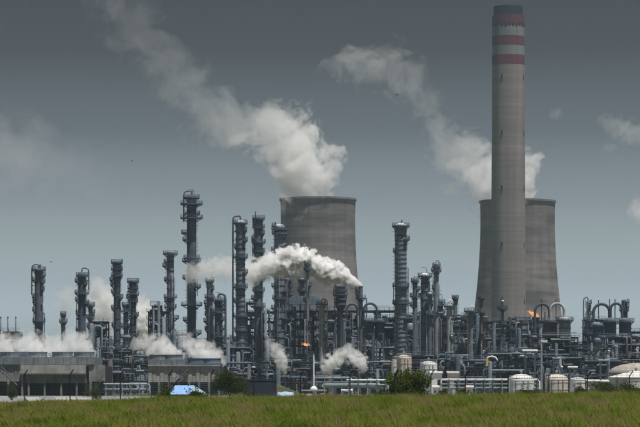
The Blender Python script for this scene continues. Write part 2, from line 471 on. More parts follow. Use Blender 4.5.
ANG = {'L': math.pi, 'R': 0.0, 'F': -math.pi/2, 'B': -math.pi/2}
SPAN = {'L': 2.2, 'R': 2.2, 'F': 2.0, 'B': 2*math.pi}
_rail_cache = {}
def platform_meshes(R, ext, side, turn=0):
    key = (round(R, 2), round(ext, 2), side, turn)
    if key in _rail_cache: return _rail_cache[key]
    a0 = ANG[side] - SPAN[side]/2; a1 = ANG[side] + SPAN[side]/2
    if side == 'B' and turn:
        c_ = [0, -1.2, -2.0, -0.7][turn]; w_ = [0, 1.9, 2.2, 2.4][turn]; a0, a1 = c_ - w_, c_ + w_
    n = 16 if side == 'B' else 8
    d = MB(); d.sector(R - 0.05, R + ext, -0.32, -0.12, a0, a1, n)
    for i in range(0, n, 2):     # brackets under the deck
        a = a0 + (a1-a0)*(i+0.5)/n
        d.tube([(R*math.cos(a), R*math.sin(a), -1.2), ((R+ext*.85)*math.cos(a), (R+ext*.85)*math.sin(a), -0.25)], 0.09, 4)
    r = MB(); ro = R + ext - 0.06
    for zz in (0.45, 0.98):
        r.tube([(ro*math.cos(a0+(a1-a0)*i/n), ro*math.sin(a0+(a1-a0)*i/n), zz) for i in range(n+1)], 0.05, 4)
    for i in range(n+1):
        a = a0 + (a1-a0)*i/n
        r.tube([(ro*math.cos(a), ro*math.sin(a), -0.15), (ro*math.cos(a), ro*math.sin(a), 1.0)], 0.045, 4)
    # toe plate
    r.sector(ro, ro+0.04, -0.12, 0.12, a0, a1, n)
    _rail_cache[key] = (d.mesh('platform'), r.mesh('handrail'))
    return _rail_cache[key]

def column(px, w, ytop, D, m, plats, label, body=None, head='dome', side_pipe=None, rings=0.0, davit=True, swan=False, ext=0.85, headm=None, name='distillation_column', cat='column', spike=None, ladder='R', clutter=5, seed=None):
    """plats: string like '270B 276R'; body: [(y, w)] diameter changes below the top"""
    rnd = random.Random(seed if seed is not None else int(px*10))
    k = D/F
    root = empty(name, (wx(px, D), D, 0))
    m_ = M_(m); st = M_('steel')
    secs = [(ytop, w)] + (body or [])
    H = wz(ytop, D)
    rtop = w/2*k
    # shell : sections of different diameter with short cone transitions
    prof = []
    edges = [s[0] for s in secs] + [400]
    for i in range(len(secs)-1, -1, -1):
        r = secs[i][1]/2*k
        z0 = -0.3 if i == len(secs)-1 else wz(edges[i+1], D) + 0.5
        z1 = wz(edges[i], D) - (0.5 if i > 0 else 0.0)
        if i == 0: z1 -= rtop*0.55
        prof += [(r, z0), (r, z1)]
    MB().lathe(prof, 22, cap=True).build('shell', m_, root)
    zt = prof[-1][1]
    hm = M_(headm) if headm else m_  # pale heads: insulation colour, with the sun on the domes painted in
    if head == 'dome':
        MB().lathe([(rtop*1.03, zt-0.25)] + [(rtop*1.03*math.cos(a), zt + rtop*0.55*math.sin(a)) for a in np.linspace(0, math.pi/2*0.93, 6)] + [(0.02, zt + rtop*0.55)], 22).build('head', hm, root)
    else:
        MB().lathe([(rtop*0.98, zt-0.2), (rtop*1.12, zt), (rtop*1.12, H), (rtop*0.8, H), (rtop*0.8, H-0.8)], 22).build('rim', hm, root)
    # platforms
    ps = []
    for tok in plats.split():
        y, s = float(tok[:-1]), tok[-1]
        z = wz(y, D)
        rr = next((sw for sy, sw in reversed(secs) if y >= sy), secs[0][1])/2*k
        e = ext*rnd.uniform(.65, 1.35)
        dm, rm = platform_meshes(rr, round(e, 1), s, rnd.choice([0, 1, 2, 3]) if ps else 0)
        o = link('platform', dm, st, root, (0, 0, z)); q = link('handrail', rm, st, o)
        ps.append((z, s, rr))
    ps.sort()
    # caged ladders between platforms
    lad = MB(); zprev = 0.0
    for i, (z, s, rr) in enumerate(ps):
        a = ANG['L' if (i % 2 == 0) == (ladder == 'L') else 'R'] - 0.5
        c, d = math.cos(a), math.sin(a); rl = rr + 0.35
        if z - zprev > 1.5:
            for off in (-0.24, 0.24):
                lad.tube([(rl*c - off*d, rl*d + off*c, zprev), (rl*c - off*d, rl*d + off*c, z + 0.9)], 0.045, 4)
            zz = zprev + 0.4
            while zz < z:
                lad.tube([(rl*c + .24*d, rl*d - .24*c, zz), (rl*c - .24*d, rl*d + .24*c, zz)], 0.03, 4); zz += 0.6
            zz = zprev + 2.4
            while zz < z:
                lad.tube([(rl*c + .36*d, rl*d - .36*c, zz), ((rl+.7)*c + .3*d, (rl+.7)*d - .3*c, zz), ((rl+.7)*c - .3*d, (rl+.7)*d + .3*c, zz), (rl*c - .36*d, rl*d + .36*c, zz)], 0.035, 4); zz += 1.2
        zprev = z
    if lad.v: lad.build('ladder', st, root)['kind'] = 'stuff'
    # stiffening / insulation rings
    if rings:
        rr_ = MB()
        z = H - rtop*0.6 - rings*k
        while z > 6:
            y = HZ - (z-CAMZ)/k
            rr = next((sw for sy, sw in reversed(secs) if y >= sy), secs[0][1])/2*k
            o = MB().lathe([(rr-0.05, z-0.12), (rr+0.13, z-0.12), (rr+0.13, z+0.12), (rr-0.05, z+0.12)], 22, cap=False).build('ring', st, root)
            z -= rings*k
    # overhead vapour line: out of the head, over the side and down
    if side_pipe:
        s, y1 = side_pipe[0], side_pipe[1]; pr = side_pipe[2] if len(side_pipe) > 2 else 0.32
        sg = -1 if s == 'L' else 1
        rmax = max(sw for sy, sw in secs)/2*k
        off = rmax + 0.75 + pr
        pts = [(0, -0.2, zt + rtop*0.3), (0, -0.2, zt + rtop*0.55 + 0.6)] + [(sg*(0.7 - 0.7*math.cos(a)), -0.2, zt + rtop*0.55 + 0.6 + 0.7*math.sin(a)) for a in np.linspace(0.4, 1.57, 4)]
        pts += [(sg*(off-0.7), -0.2, zt + rtop*0.55 + 1.1), (sg*(off-0.15), -0.2, zt + rtop*0.55 + 0.75), (sg*off, -0.2, zt + rtop*0.3), (sg*off, -0.2, max(wz(y1, D), 1.0))]
        MB().tube(pts, pr, 8).build('vapour_line', m_, root)
        for z in np.arange(max(wz(y1, D), 1) + 3, zt, 7.0):
            MB().box(min(sg*(rtop*0.9), sg*off), max(sg*(rtop*0.9), sg*off), -0.28, -0.12, z, z+0.2).build('pipe_bracket', st, root)
    if swan:
        pw = M_('white' if swan == 'white' else 'pale')
        rr = rtop*0.32
        MB().tube([(-rtop*0.2, 0, zt), (-rtop*0.2, 0, zt + rtop*1.0)] + arc_pts((rtop*0.45, 0, zt + rtop*1.15), rtop*0.65, math.pi*0.95, 0.0, 8) + [(rtop*1.1, 0, zt + rtop*0.6)], rr*0.8, 8).build('swan_neck', pw, root)
    if davit and not swan and rnd.random() < 0.4:
        MB().tube([(rtop*0.5, 0.3, zt), (rtop*0.5, 0.3, H + 1.3), (rtop*0.2, 0.3, H + 1.8), (-rtop*0.8, 0.3, H + 1.9)], 0.09, 5).build('davit', st, root)
    if spike:
        MB().tube([(spike[0]*k, 0, zt-0.5), (spike[0]*k, 0, wz(spike[1], D))], 0.22, 6).build('vent_pipe', st, root)
    # nozzles, manways and small risers round the shell
    for i in range(clutter):
        a = rnd.uniform(-math.pi*1.05, math.pi*0.05); y = rnd.uniform(ytop+8, 372)
        rr = next((sw for sy, sw in reversed(secs) if y >= sy), secs[0][1])/2*k
        z = wz(y, D); c, d = math.cos(a), math.sin(a)
        if i % 2:
            MB().tube([(rr*.9*c, rr*.9*d, z), ((rr+.55)*c, (rr+.55)*d, z)], rnd.uniform(.22, .36), 8).build('manway', m_ if i % 3 else st, root)
        else:
            h = rnd.uniform(6, 20); rp_ = rnd.uniform(.1, .2); o_ = rr + .3 + rp_
            MB().tube([(rr*.9*c, rr*.9*d, z), (o_*c, o_*d, z+.1), (o_*c, o_*d, z-.5), (o_*c, o_*d, max(z-h, 0.5))], rp_, 6).build('riser_pipe', M_(rnd.choice(['pale', 'steel', 'grey', 'slate'])), root)
    tag(root, label, cat, 'slender process columns')
    return root

def frame(x0, x1, ytop, D, depth, lev, label, seed, pipes=10, equip=5, tops=None, m='steel', bay=5.5, rail=True, cat='steel structure', name='process_structure', brace=5, risers=3, group='open steel process structures', ybase=397):
    """open steel structure: posts, decks with rails, braces, drums and pipe runs. lev: storey heights in px"""
    rnd = random.Random(seed); k = D/F
    W = (x1-x0)*k; H = wz(ytop, D)
    root = empty(name, (wx((x0+x1)/2, D), D, 0))
    st = M_(m); nx = max(2, round(W/bay)+1)
    xs = [-W/2 + W*i/(nx-1) for i in range(nx)]
    zs = []
    z = H
    while z > 3.0:
        zs.append(z); z -= lev*k*rnd.uniform(0.85, 1.2)
    zs = zs[::-1]
    pm = MB().box(-.2, .2, -.2, .2, -.3, H).mesh('post')
    for x in xs:
        for y in (-depth/2, depth/2):
            link('post', pm, st, root, (x, y, 0))
    bx = MB().box(-W/2, W/2, -.14, .14, -.5, 0).mesh('beam'); by = MB().box(-.13, .13, -depth/2, depth/2, -.4, 0).mesh('beam')
    dk = MB().box(-W/2-.6, W/2+.6, -depth/2-.7, depth/2+.6, 0.004, 0.1).mesh('deck')
    r = MB(); yy = -depth/2 - .65
    for zz in (.55, 1.1): r.tube([(-W/2-.6, yy, zz), (W/2+.6, yy, zz)], .05, 4)
    x = -W/2-.6
    while x <= W/2+.61:
        r.tube([(x, yy, .05), (x, yy, 1.1)], .045, 4); x += (W+1.2)/max(2, round((W+1.2)/1.6))
    rm = r.mesh('handrail')
    for zi in zs:
        for y in (-depth/2, depth/2): link('beam', bx, st, root, (0, y, zi))
        for x in xs[::2]: link('beam', by, st, root, (x, 0, zi-.04))
        if rnd.random() < 0.8 or zi == zs[-1]:
            o = link('deck', dk, st, root, (0, 0, zi))
            if rail: link('handrail', rm, st, o)
    zz = [0.0] + zs
    for i in range(brace):
        j = rnd.randrange(len(zz)-1); c = rnd.randrange(nx-1)
        a, b = (xs[c], xs[c+1]) if rnd.random() < .5 else (xs[c+1], xs[c])
        MB().tube([(a, -depth/2, zz[j]), (b, -depth/2, zz[j+1])], .13, 5).build('brace', st, root)
    cols = ['slate', 'grey', 'bluegrey', 'dark', 'slate', 'pale', 'steel', 'bluegrey', 'rusty', 'grey', 'olive', 'slate', 'dark', 'steel']
    for i in range(equip):
        j = rnd.randrange(len(zz)-1); hgt = zz[j+1]-zz[j]; mm = M_(rnd.choice(cols))
        cx = rnd.uniform(-W/2+1, W/2-1); cyy = rnd.uniform(-depth/2, depth/2*.2)
        if rnd.random() < 0.5:      # horizontal drum
            L_ = rnd.uniform(2.2, min(5.5, max(2.4, W*.5))); rr = min(rnd.uniform(.6, 1.3), hgt*.35)
            me = MB().tube([(-L_/2-rr*.4, 0, 0), (-L_/2-rr*.2, 0, 0), (-L_/2, 0, 0), (L_/2, 0, 0), (L_/2+rr*.2, 0, 0), (L_/2+rr*.4, 0, 0)], [rr*.35, rr*.8, rr, rr, rr*.8, rr*.35], 14)
            me.box(-L_*.32, -L_*.26, -rr*.7, rr*.7, -rr-.5, 0).box(L_*.26, L_*.32, -rr*.7, rr*.7, -rr-.5, 0)
            me.build('drum', mm, root, (cx, cyy, zz[j]+rr+.55))
        else:                       # upright vessel
            rr = rnd.uniform(.6, 1.5); hh = hgt*rnd.uniform(.6, 1.5)
            if zz[j]+hh+rr > H + 1.5: hh = max(1.0, H + 1.0 - zz[j] - rr)
            MB().lathe([(rr*.8, 0), (rr*.8, .4), (rr, .5), (rr, hh), (rr*.85, hh+rr*.3), (rr*.4, hh+rr*.5), (.02, hh+rr*.52)], 16).build('vessel', mm, root, (cx, cyy, zz[j]+.1))
    for i in range(pipes):
        mm = M_(rnd.choice(cols + ['slate', 'grey', 'bluegrey'])); rr = rnd.choice([.08, .1, .13, .16, .2, .28, .34])
        x = rnd.uniform(-W/2-.4, W/2+.4); y = -depth/2 - .3 - rnd.random()*.9
        t_ = rnd.random()
        if t_ < .5:                 # riser with elbows
            za, zb = sorted((rnd.uniform(.5, H*.7), rnd.uniform(H*.3, H*1.02)))
            if zb - za < 3: zb = za + 3
            dx = rnd.uniform(-3, 3); dx = max(-W/2-x, min(W/2-x, dx))
            MB().tube([(x, depth/4, za), (x, y+.5, za), (x, y, za+.5), (x, y, zb-.5), (x+.4*(1 if dx > 0 else -1), y, zb), (x+dx, y, zb), (x+dx, depth/4, zb)], rr, 8).build('pipe', mm, root)
        else:                       # horizontal run with a drop
            z = rnd.choice(zz[1:]) + rnd.uniform(-.9, 1.6); x2 = rnd.uniform(-W/2, W/2)
            if abs(x2-x) < 2: x2 = x + (2.5 if x < 0 else -2.5)
            dz = rnd.uniform(-4, 3); z2 = max(.6, min(H, z+dz))
            MB().tube([(x, y, z), (x2, y, z), (x2, y-.05, z2), (x2, depth/4, z2)], rr, 8).build('pipe', mm, root)
    # small-bore piping, cable trays and valves : too fine to pick apart
    sm = MB(); ft = MB()
    for i in range(int(40 + W*H/3.2)):
        x = rnd.uniform(-W/2, W/2); z = rnd.uniform(.6, H); y = rnd.uniform(-depth/2-.9, depth/4); q = rnd.random(); rr = rnd.uniform(.04, .09)
        if q < .4: sm.tube([(x, y, z), (x, y, min(H+.6, z+rnd.uniform(1.5, 5)))], rr, 4, cap=False)
        elif q < .75: sm.tube([(x, y, z), (min(W/2, x+rnd.uniform(1, 4)), y, z)], rr, 4, cap=False)
        elif q < .9: ft.cbox((x, y, z), (rnd.uniform(.25, .6), .3, rnd.uniform(.25, .7)))
        else: ft.tube([(x, y, z), (x+.1, y-.2, z+.5), (x+.5, y-.2, z+.7), (x+rnd.uniform(.8, 1.6), y, z+.5)], .11, 5)
    o = sm.build('small_piping', M_(rnd.choice(['slate', 'steel', 'bluegrey'])), root); o['kind'] = 'stuff'
    o = ft.build('fittings', M_(rnd.choice(['pale', 'grey', 'grey', 'white'])), root); o['kind'] = 'stuff'  # lighter colours paint small bright highlights into the clutter
    for i in range(risers):
        rr = rnd.uniform(.3, .8); hh = H*rnd.uniform(.55, 1.0) + rnd.uniform(0, 2.5); x = rnd.uniform(-W/2, W/2); y = -depth/2 - rr - rnd.random()*.6
        MB().lathe([(rr*1.15, -.2), (rr*1.15, .5), (rr, .6), (rr, hh), (rr*.8, hh+rr*.45), (.02, hh+rr*.6)], 14).build('upright_vessel', M_(rnd.choice(['grey', 'slate', 'slate', 'dark', 'bluegrey', 'rusty', 'grey'])), root, (x, y, 0))
    tag(root, label, cat, group)
    return root

def arch(root, xa, xb, ytop, ybotl, ybotr, D, r, m, cx):
    """hoop of large-bore pipe in the plane facing the camera; pixel coordinates"""
    k = D/F; R = (xb-xa)/2*k; xc = ((xa+xb)/2-cx)*k; zc = wz(ytop, D) - R
    return MB().tube([(xc-R, 0, wz(ybotl, D))] + arc_pts((xc, 0, zc), R, math.pi, 0, 16) + [(xc+R, 0, wz(ybotr, D))], r, 10).build('hoop_pipe', M_(m), root)

def reactor(xa, xb, ytop, ybot, D, m, label, hoops=(), spikes=(), headm=None, legs=True):
    k = D/F; cx = (xa+xb)/2; r = (xb-xa)/2*k
    root = empty('reactor_vessel', (wx(cx, D), D, 0))
    z0, z1 = wz(ybot, D), wz(ytop, D)
    MB().lathe([(r*.3, z0-r*.9), (r, z0), (r, z1-r*.5)], 24).build('shell', M_(m), root)
    MB().lathe([(r*1.02, z1-r*.55)] + [(r*1.02*math.cos(a), z1-r*.5+r*.5*math.sin(a)) for a in np.linspace(0, 1.45, 6)] + [(.02, z1)], 24).build('head', M_(headm or m), root)
    for y in np.linspace(ytop+4, ybot-2, 3):
        z = wz(y, D); MB().lathe([(r-.05, z-.15), (r+.16, z-.15), (r+.16, z+.15), (r-.05, z+.15)], 24, cap=False).build('ring', M_('steel'), root)
    leg = MB().box(-.25, .25, -.25, .25, -.3, z0+.8).mesh('leg')
    for sx in (-1, 1):
        for sy in (-1, 1): link('leg', leg, M_('steel'), root, (sx*r*.72, sy*r*.72, 0))
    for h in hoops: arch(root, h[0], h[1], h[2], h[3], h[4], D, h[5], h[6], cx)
    for sx, sy in spikes: MB().tube([((sx-cx)*k, 0, z1-r*.3), ((sx-cx)*k, 0, wz(sy, D))], .18, 6).build('vent_pipe', M_('steel'), root)
    # a platform round the shoulder
    dm, rm = platform_meshes(r, 1.0, 'B'); o = link('platform', dm, M_('steel'), root, (0, 0, z1-r*.6)); link('handrail', rm, M_('steel'), o)
    tag(root, label, 'reactor vessel', 'domed reactor vessels with hoop pipes')
    return root

# ------------------------------------------------------------------ columns, left to right
column(38.9, 8.2, 268.4, 850, 'dark', '269.8B 275.5R 280L 281.5R 289R 297L 302L 310L 321B 338B', 'leftmost tall dark column, standing alone above the steaming block', side_pipe=('L', 295, .2), spike=(1.2, 265.5), clutter=7)
column(63.3, 3.3, 313, 900, 'pale', '314.5B 321.5B', 'short thin pale stack between the two leftmost columns', name='vent_stack', cat='stack', ext=.7, davit=False, head='rim', clutter=2)
column(82, 7.8, 272, 830, 'dark', '275.5B 281L 283R 293B 300L 303R 313L 330L', 'dark column second from the left, rising behind the steam', side_pipe=('R', 290, .2), clutter=7)
column(90.4, 3.8, 303, 860, 'bluegrey', '305B 312R 317B 326B', 'small blue grey column leaning close to the second tall column', ext=.8, clutter=3)
column(117, 8.2, 260.5, 840, 'dark', '262.5B 269B 275.5B 280L 285L 292L 297R 308L 325L', 'third tall dark column from the left, stepped near its top', body=[(281, 6.8)], clutter=8, rings=11)
column(125.8, 4.6, 303.5, 870, 'bluegrey', '305B 311B 318R 326B', 'short column squeezed between two taller dark columns on the left', ext=.8, clutter=3)
column(133, 7.4, 279.5, 845, 'dark', '281.5B 288B 294B 297L 301B 307L 315R 327L 334R', 'fourth tall dark column from the left, ringed with platforms', body=[(300, 6.2)], clutter=7, rings=7)
column(170.4, 7.0, 250.5, 860, 'slate', '253.8B 262L 266L 280L 297B 301L 307B 318R', 'plain slate column just left of the tallest column', ext=1.3, headm='pale', clutter=5, rings=9)
column(191.6, 9.6, 195, 846, 'dark', '197.5B 204B 214B 218B 233L 240L 258B 261B 270R 278L 287R 305B 320L 333R', 'tallest refinery column, dark with a flared top platform', body=[(258, 9.0)], side_pipe=('L', 222, .22), spike=(.6, 190.5), ext=1.6, clutter=12)
column(209.6, 5.8, 277.5, 850, 'slate', '280.5B 288R 297B 303L 308L 314L 321L 329L', 'slim slate column right of the tallest column', headm='pale', clutter=5)
column(218.3, 7.6, 298, 820, 'dark', '300B 304R 308R 312B 319R 328R 336B', 'short stout dark column with a bulged pipe loop, beside the slim one', side_pipe=('R', 342, .35), clutter=6)
column(240.6, 9.0, 220, 826, 'slate', '223B 230R 240R 247L 257B 272R 287B 301L 316B 330B', 'tall column with a long separate pipe down its left side', side_pipe=('L', 360, .28), rings=5.2, headm='pale', clutter=6)
column(258.6, 8.6, 217, 870, 'dark', '218.5B 222L 227B 233R 239L 242B 251B 262L 272R 279B 290B 298L 306B', 'tall dark knobbly column with a vent pipe on top, nearest left of the tower', spike=(-3, 211.5), clutter=10)
column(279.5, 10.2, 224, 855, 'slate', '226L 229B 233B 236R 250L 262R 286L 291R 298B 308L 318R', 'thick column overlapping the left edge of the left cooling tower', headm='pale', spike=(-4, 222), clutter=7, rings=6.5)
column(287.5, 5.2, 278, 890, 'rusty', '280R 286R 294R 302R 312R', 'brownish column tucked right behind the thick column', clutter=4)
column(302, 5.2, 278, 900, 'slate', '279.5B 290B', 'short grey column in front of the left cooling tower', clutter=3)
column(307.6, 2.7, 262.5, 828, 'grey', '264B 268.5B 285R 300L 320R', 'very thin tall stack piercing the white steam jet', name='vent_stack', cat='stack', ext=.8, davit=False, head='rim', clutter=3)
column(321.6, 5.6, 302.5, 845, 'pale', '304B 322R 338R', 'pale column with a white swan neck pipe before the left tower', swan='white', side_pipe=('R', 345, .18), clutter=4)
column(340.3, 8.6, 284, 850, 'dark', '286B 290B 294.5B 299B 304B', 'bulky dark headed column under the white steam jet', body=[(309, 6.0)], headm='grey', davit=False, clutter=6)
column(360.8, 4.0, 286, 842, 'slate', '290L 294L 298B 310R', 'thin dark stack from which the white steam jet blows', name='steam_stack', cat='stack', davit=False, head='rim', ext=1.3, clutter=4)
column(400.8, 11.6, 223, 840, 'slate', '226B 239R 251L 286B 303B 318R', 'tall broad banded column standing alone right of the left tower', rings=4.6, headm='pale', ext=1.0, clutter=5, spike=(1, 220))
column(415, 4.6, 278.5, 850, 'slate', '281B 289R 296B 305L', 'slim column with a small swan neck beside the banded column', swan='pale', clutter=4)
column(424.8, 7.8, 273, 860, 'slate', '276B 296L 310R', 'medium column with a pale top between two thin columns', headm='white', clutter=5, rings=8)
column(430, 4.2, 292, 830, 'bluegrey', '294B 303R 314B', 'low thin column in front of the medium column', headm='white', clutter=3, ext=.8)
column(436.3, 4.9, 263, 855, 'grey', '266B 270.5B 288L 305R 325L', 'tall thin column with a hooked pipe on top, right of centre', swan='pale', clutter=4)
column(441, 4.4, 300, 880, 'rusty', '302B 312R', 'short reddish column behind the tall hooked one', clutter=3)
column(449.4, 6.0, 304, 845, 'pale', '306B 318R 335L', 'pale column with white hooked top left of the right tower', swan='white', clutter=5)
column(455.2, 3.5, 296, 870, 'slate', '298B 301B', 'thin flat topped stack just behind the pale hooked column', name='vent_stack', cat='stack', head='rim', davit=False, ext=.5, clutter=2)
column(471, 5.2, 309.5, 850, 'slate', '311B 320L', 'short column with a wide top platform left of the chimney foot', ext=2.2, swan='white', clutter=4)
column(481.5, 3.0, 296, 860, 'rusty', '297.5B 312B', 'thin brown pole stack before the left flank of the right tower', name='vent_stack', cat='stack', ext=.9, davit=False, head='rim', clutter=2)
column(502.6, 2.4, 300, 840, 'slate', '308.5B 323B', 'thin mast with two platforms in front of the chimney foot', ext=1.1, name='vent_stack', cat='stack', davit=False, spike=(.2, 296), headm='white', clutter=2)
column(587.9, 3.0, 301, 850, 'slate', '303R 308R 314R 320B 326R 333B', 'thin laddered column left of the rightmost hoop pipes', ext=.9, clutter=4, side_pipe=('L', 345, .2))
column(624, 5.0, 299.5, 860, 'dark', '302R 306R 310B', 'short dark column beside the rightmost reactor vessel', ext=.8, clutter=4)
column(127, 8.0, 335, 800, 'pale', '337B', 'squat pale grey drum below the left dark columns', name='storage_drum', cat='vessel', davit=False, clutter=2)
column(597.5, 7.0, 338, 820, 'grey', '341B 352R', 'short stout grey column in the rightmost structure', davit=False, clutter=3)
column(616, 4.5, 345, 800, 'grey', '348L', 'squat grey column under the rightmost reactors', davit=False, clutter=3)
column(452, 3.0, 335, 780, 'pale', '338B', 'low pale pipe column in front of the pale hooked column', davit=False, clutter=2, ext=.6, swan='pale')
column(483.5, 2.6, 352, 760, 'pale', '365L', 'low pipe with a white hooked top beside the yellow duct', davit=False, clutter=1, ext=.5, swan='white')
column(609, 3.0, 350, 790, 'pale', '352R', 'low pale swan neck pipe at the far right of the plant', davit=False, clutter=1, ext=.5, swan='pale')
column(637, 3.0, 349, 790, 'pale', '353L', 'pale swan neck pipe cut by the right picture edge', davit=False, clutter=1, ext=.5, swan='white')

# ------------------------------------------------------------------ reactors with hoop pipes
reactor(544, 557, 317.5, 337, 850, 'dark', 'dark square shouldered reactor with hoop pipes, right of the orange flare',
        hoops=[(535, 549.5, 304, 334, 318, .45, 'steel')], spikes=[(541.5, 299), (545, 312)])
reactor(559, 570.6, 316.5, 338, 845, 'grey', 'grey reactor with a hoop pipe on its head, coloured pale as if sunlit',
        hoops=[(550.5, 564, 303.5, 320, 317, .45, 'pale')], spikes=[(556, 298.5)], headm='pale')  # pale instead of steel: sunlight on the hoop is put into its colour
reactor(591, 601.5, 322, 338, 860, 'slate', 'slate reactor under the left hoop of the rightmost group',
        hoops=[(593.5, 609.5, 304, 335, 318, .5, 'steel')], spikes=[(598.5, 300)])
reactor(604, 616.3, 317.5, 337, 850, 'dark', 'dark reactor in the middle of the rightmost hooped group',
        hoops=[(610.5, 622, 303.5, 318, 318, .45, 'steel')], spikes=[(609.5, 299), (615, 299)])
reactor(619, 631.3, 317.5, 337, 855, 'dark', 'dark reactor on the right end of the rightmost hooped group', spikes=[(627, 302)])
reactor(364, 374, 318, 336, 860, 'dark', 'dark reactor under the small hoop right of the left tower',
        hoops=[(363.5, 377, 303.5, 318, 318, .42, 'steel'), (347, 357.5, 304, 316, 316, .42, 'steel')], spikes=[(366.5, 298)])
reactor(375, 384.5, 318.5, 336, 862, 'dark', 'dark reactor without a hoop left of the banded column')
# ------------------------------------------------------------------ open steel structures
frame(-14, 19, 332, 800, 9, 9, 'steel block with three thin poles at the far left edge', 30, pipes=8, equip=6)
frame(93, 107.5, 322, 800, 9, 8, 'dark lattice structure between the second and third columns', 31, pipes=14, equip=10, m='dark')
frame(104, 150, 349, 770, 12, 8, 'wide dark pipe filled structure between the two concrete blocks', 32, pipes=34, equip=16, m='dark', risers=1)
frame(149.5, 167.5, 312, 830, 9, 7, 'dense lattice tower left of the plain slate column', 33, pipes=24, equip=18, m='dark', brace=10, bay=3)
frame(153, 161, 306, 826, 6, 6, 'narrow crown of steel on the dense lattice tower', 53, pipes=6, equip=3, m='dark', brace=8, bay=2.6)
frame(174, 186, 334, 830, 7, 8, 'low lattice structure below the tallest column', 34, pipes=8, equip=6, m='dark')
frame(198, 236, 342, 870, 8, 10, 'low pipe bridge between the slim column and the piped column', 35, pipes=10, equip=6)
frame(224, 254, 348, 780, 12, 8, 'structure at the foot of the column with the long side pipe', 36, pipes=26, equip=12)
frame(247, 258, 303, 880, 8, 8, 'narrow blue grey structure left of the knobbly column', 37, pipes=14, equip=10, bay=3)
frame(263, 292, 312, 872, 9, 9, 'structure with railed top deck below the thick column', 38, pipes=30, equip=14)
frame(286, 322, 311, 885, 10, 9, 'structure carrying the large grey duct before the left tower', 39, pipes=28, equip=12)
frame(320, 350, 311, 872, 9, 9, 'railed structure under the bulky headed column', 40, pipes=30, equip=14)
frame(348, 396, 311, 875, 10, 9, 'long railed structure behind the two small hoops', 41, pipes=42, equip=20)
frame(384, 413, 318, 880, 9, 8, 'structure behind the banded column', 42, pipes=26, equip=12)
frame(406, 446, 316, 880, 9, 8, 'dense structure behind the cluster of thin columns', 43, pipes=38, equip=18)
frame(444, 466, 318, 860, 9, 8, 'structure right of the pale hooked column', 44, pipes=26, equip=12)
frame(462, 486, 316, 875, 9, 8, 'structure under the wide platform column left of the chimney', 45, pipes=26, equip=12)
frame(484, 512, 322, 865, 9, 8, 'structure in front of the foot of the chimney', 46, pipes=26, equip=12, m='bluegrey')
frame(510, 532, 318, 860, 8, 6, 'ladder like pipe grid between chimney and orange flare', 47, pipes=22, equip=6, bay=3, m='bluegrey')
frame(530, 576, 337.5, 848, 12, 9, 'deck structure carrying the two reactors beside the flare', 48, pipes=42, equip=16)
frame(530, 546, 322, 866, 6, 6, 'small dark tower of steel right below the orange flare', 54, pipes=12, equip=8, m='dark', bay=3)
frame(574, 604, 349, 840, 12, 8, 'low structure between the two hooped reactor groups', 49, pipes=30, equip=14)
frame(584, 602, 320, 865, 7, 7, 'lattice below the left hoop of the rightmost group', 50, pipes=14, equip=7, bay=3.2)
frame(598, 652, 337.5, 852, 12, 9, 'deck structure carrying the rightmost reactors', 51, pipes=46, equip=18)
frame(630, 660, 332, 880, 9, 8, 'dark structure running out of the right picture edge', 52, pipes=20, equip=10)
# second row far behind, filling the gaps
for i, (a, b, y, lab) in enumerate([
        (84, 118, 340, 'far structure row behind the left dark columns'), (112, 176, 346, 'far structure row behind the dense lattice tower'), (222, 286, 338, 'far structure row behind the knobbly and thick columns'), (280, 352, 326, 'far structure row at the foot of the left cooling tower'),
        (344, 404, 324, 'far structure row behind the small hoops'), (396, 456, 326, 'far structure row behind the thin column cluster'), (450, 512, 330, 'far structure row left of the chimney foot'),
        (504, 548, 332, 'far structure row right of the chimney foot'), (544, 592, 344, 'far structure row behind the flare side reactors'), (584, 656, 342, 'far structure row behind the rightmost reactors')]):
    frame(a, b, y, 960, 10, 8, lab, 100+i, pipes=22, equip=16, risers=8, name='far_structure', group='far rows of process steel', m=['steel', 'slate', 'bluegrey'][i % 3])
# front row of lower units
for i, (a, b, y, D, lab) in enumerate([
        (226, 262, 368, 740, 'low front unit left of the dark container'), (262, 312, 362, 735, 'low front unit with a wisp of steam rising from it'),
        (308, 350, 366, 740, 'low front unit behind the white vent post'), (346, 396, 362, 730, 'low front unit left of the cream tank'),
        (408, 452, 356, 740, 'low front unit behind the white domed tank'), (448, 486, 360, 735, 'low front unit left of the yellow duct'),
        (486, 532, 352, 740, 'low front unit right of the yellow duct'), (528, 580, 358, 735, 'low front unit behind the cream dome tank'),
        (578, 620, 362, 740, 'low front unit between two white tanks at right'), (612, 655, 358, 760, 'low front unit behind the large brown dome')]):
    frame(a, b, y, D, 9, 7, lab, 70+i, pipes=26, equip=14, risers=1, name='pipe_unit', group='low pipe filled front units', m=['steel', 'dark', 'bluegrey'][i % 3])

# three thin poles on the far-left block
for i, x in enumerate((1.2, 8.2, 16.2)):
    D = 800; r = empty('vent_pole', (wx(x, D), D-1.0, wz(332, D)+.1))
    MB().tube([(0, 0, 0), (0, 0, wz(318, D)-wz(332, D))], [.22, .12], 6).build('pole', M_('steel'), r)
    MB().lathe([(.3, 0), (.3, .3), (.14, .5)], 8).build('base', M_('steel'), r)
    MB().lathe([(.05, 0), (.24, .1), (.24, .5), (.02, .7)], 8).build('tip', M_('steel'), r, (0, 0, wz(318, D)-wz(332, D)-.3))
    tag(r, ['thin pole at the picture edge, first of three on the left block', 'middle one of three thin poles on the left block', 'right one of three thin poles on the left block'][i], 'pole', 'thin poles on the far-left block')

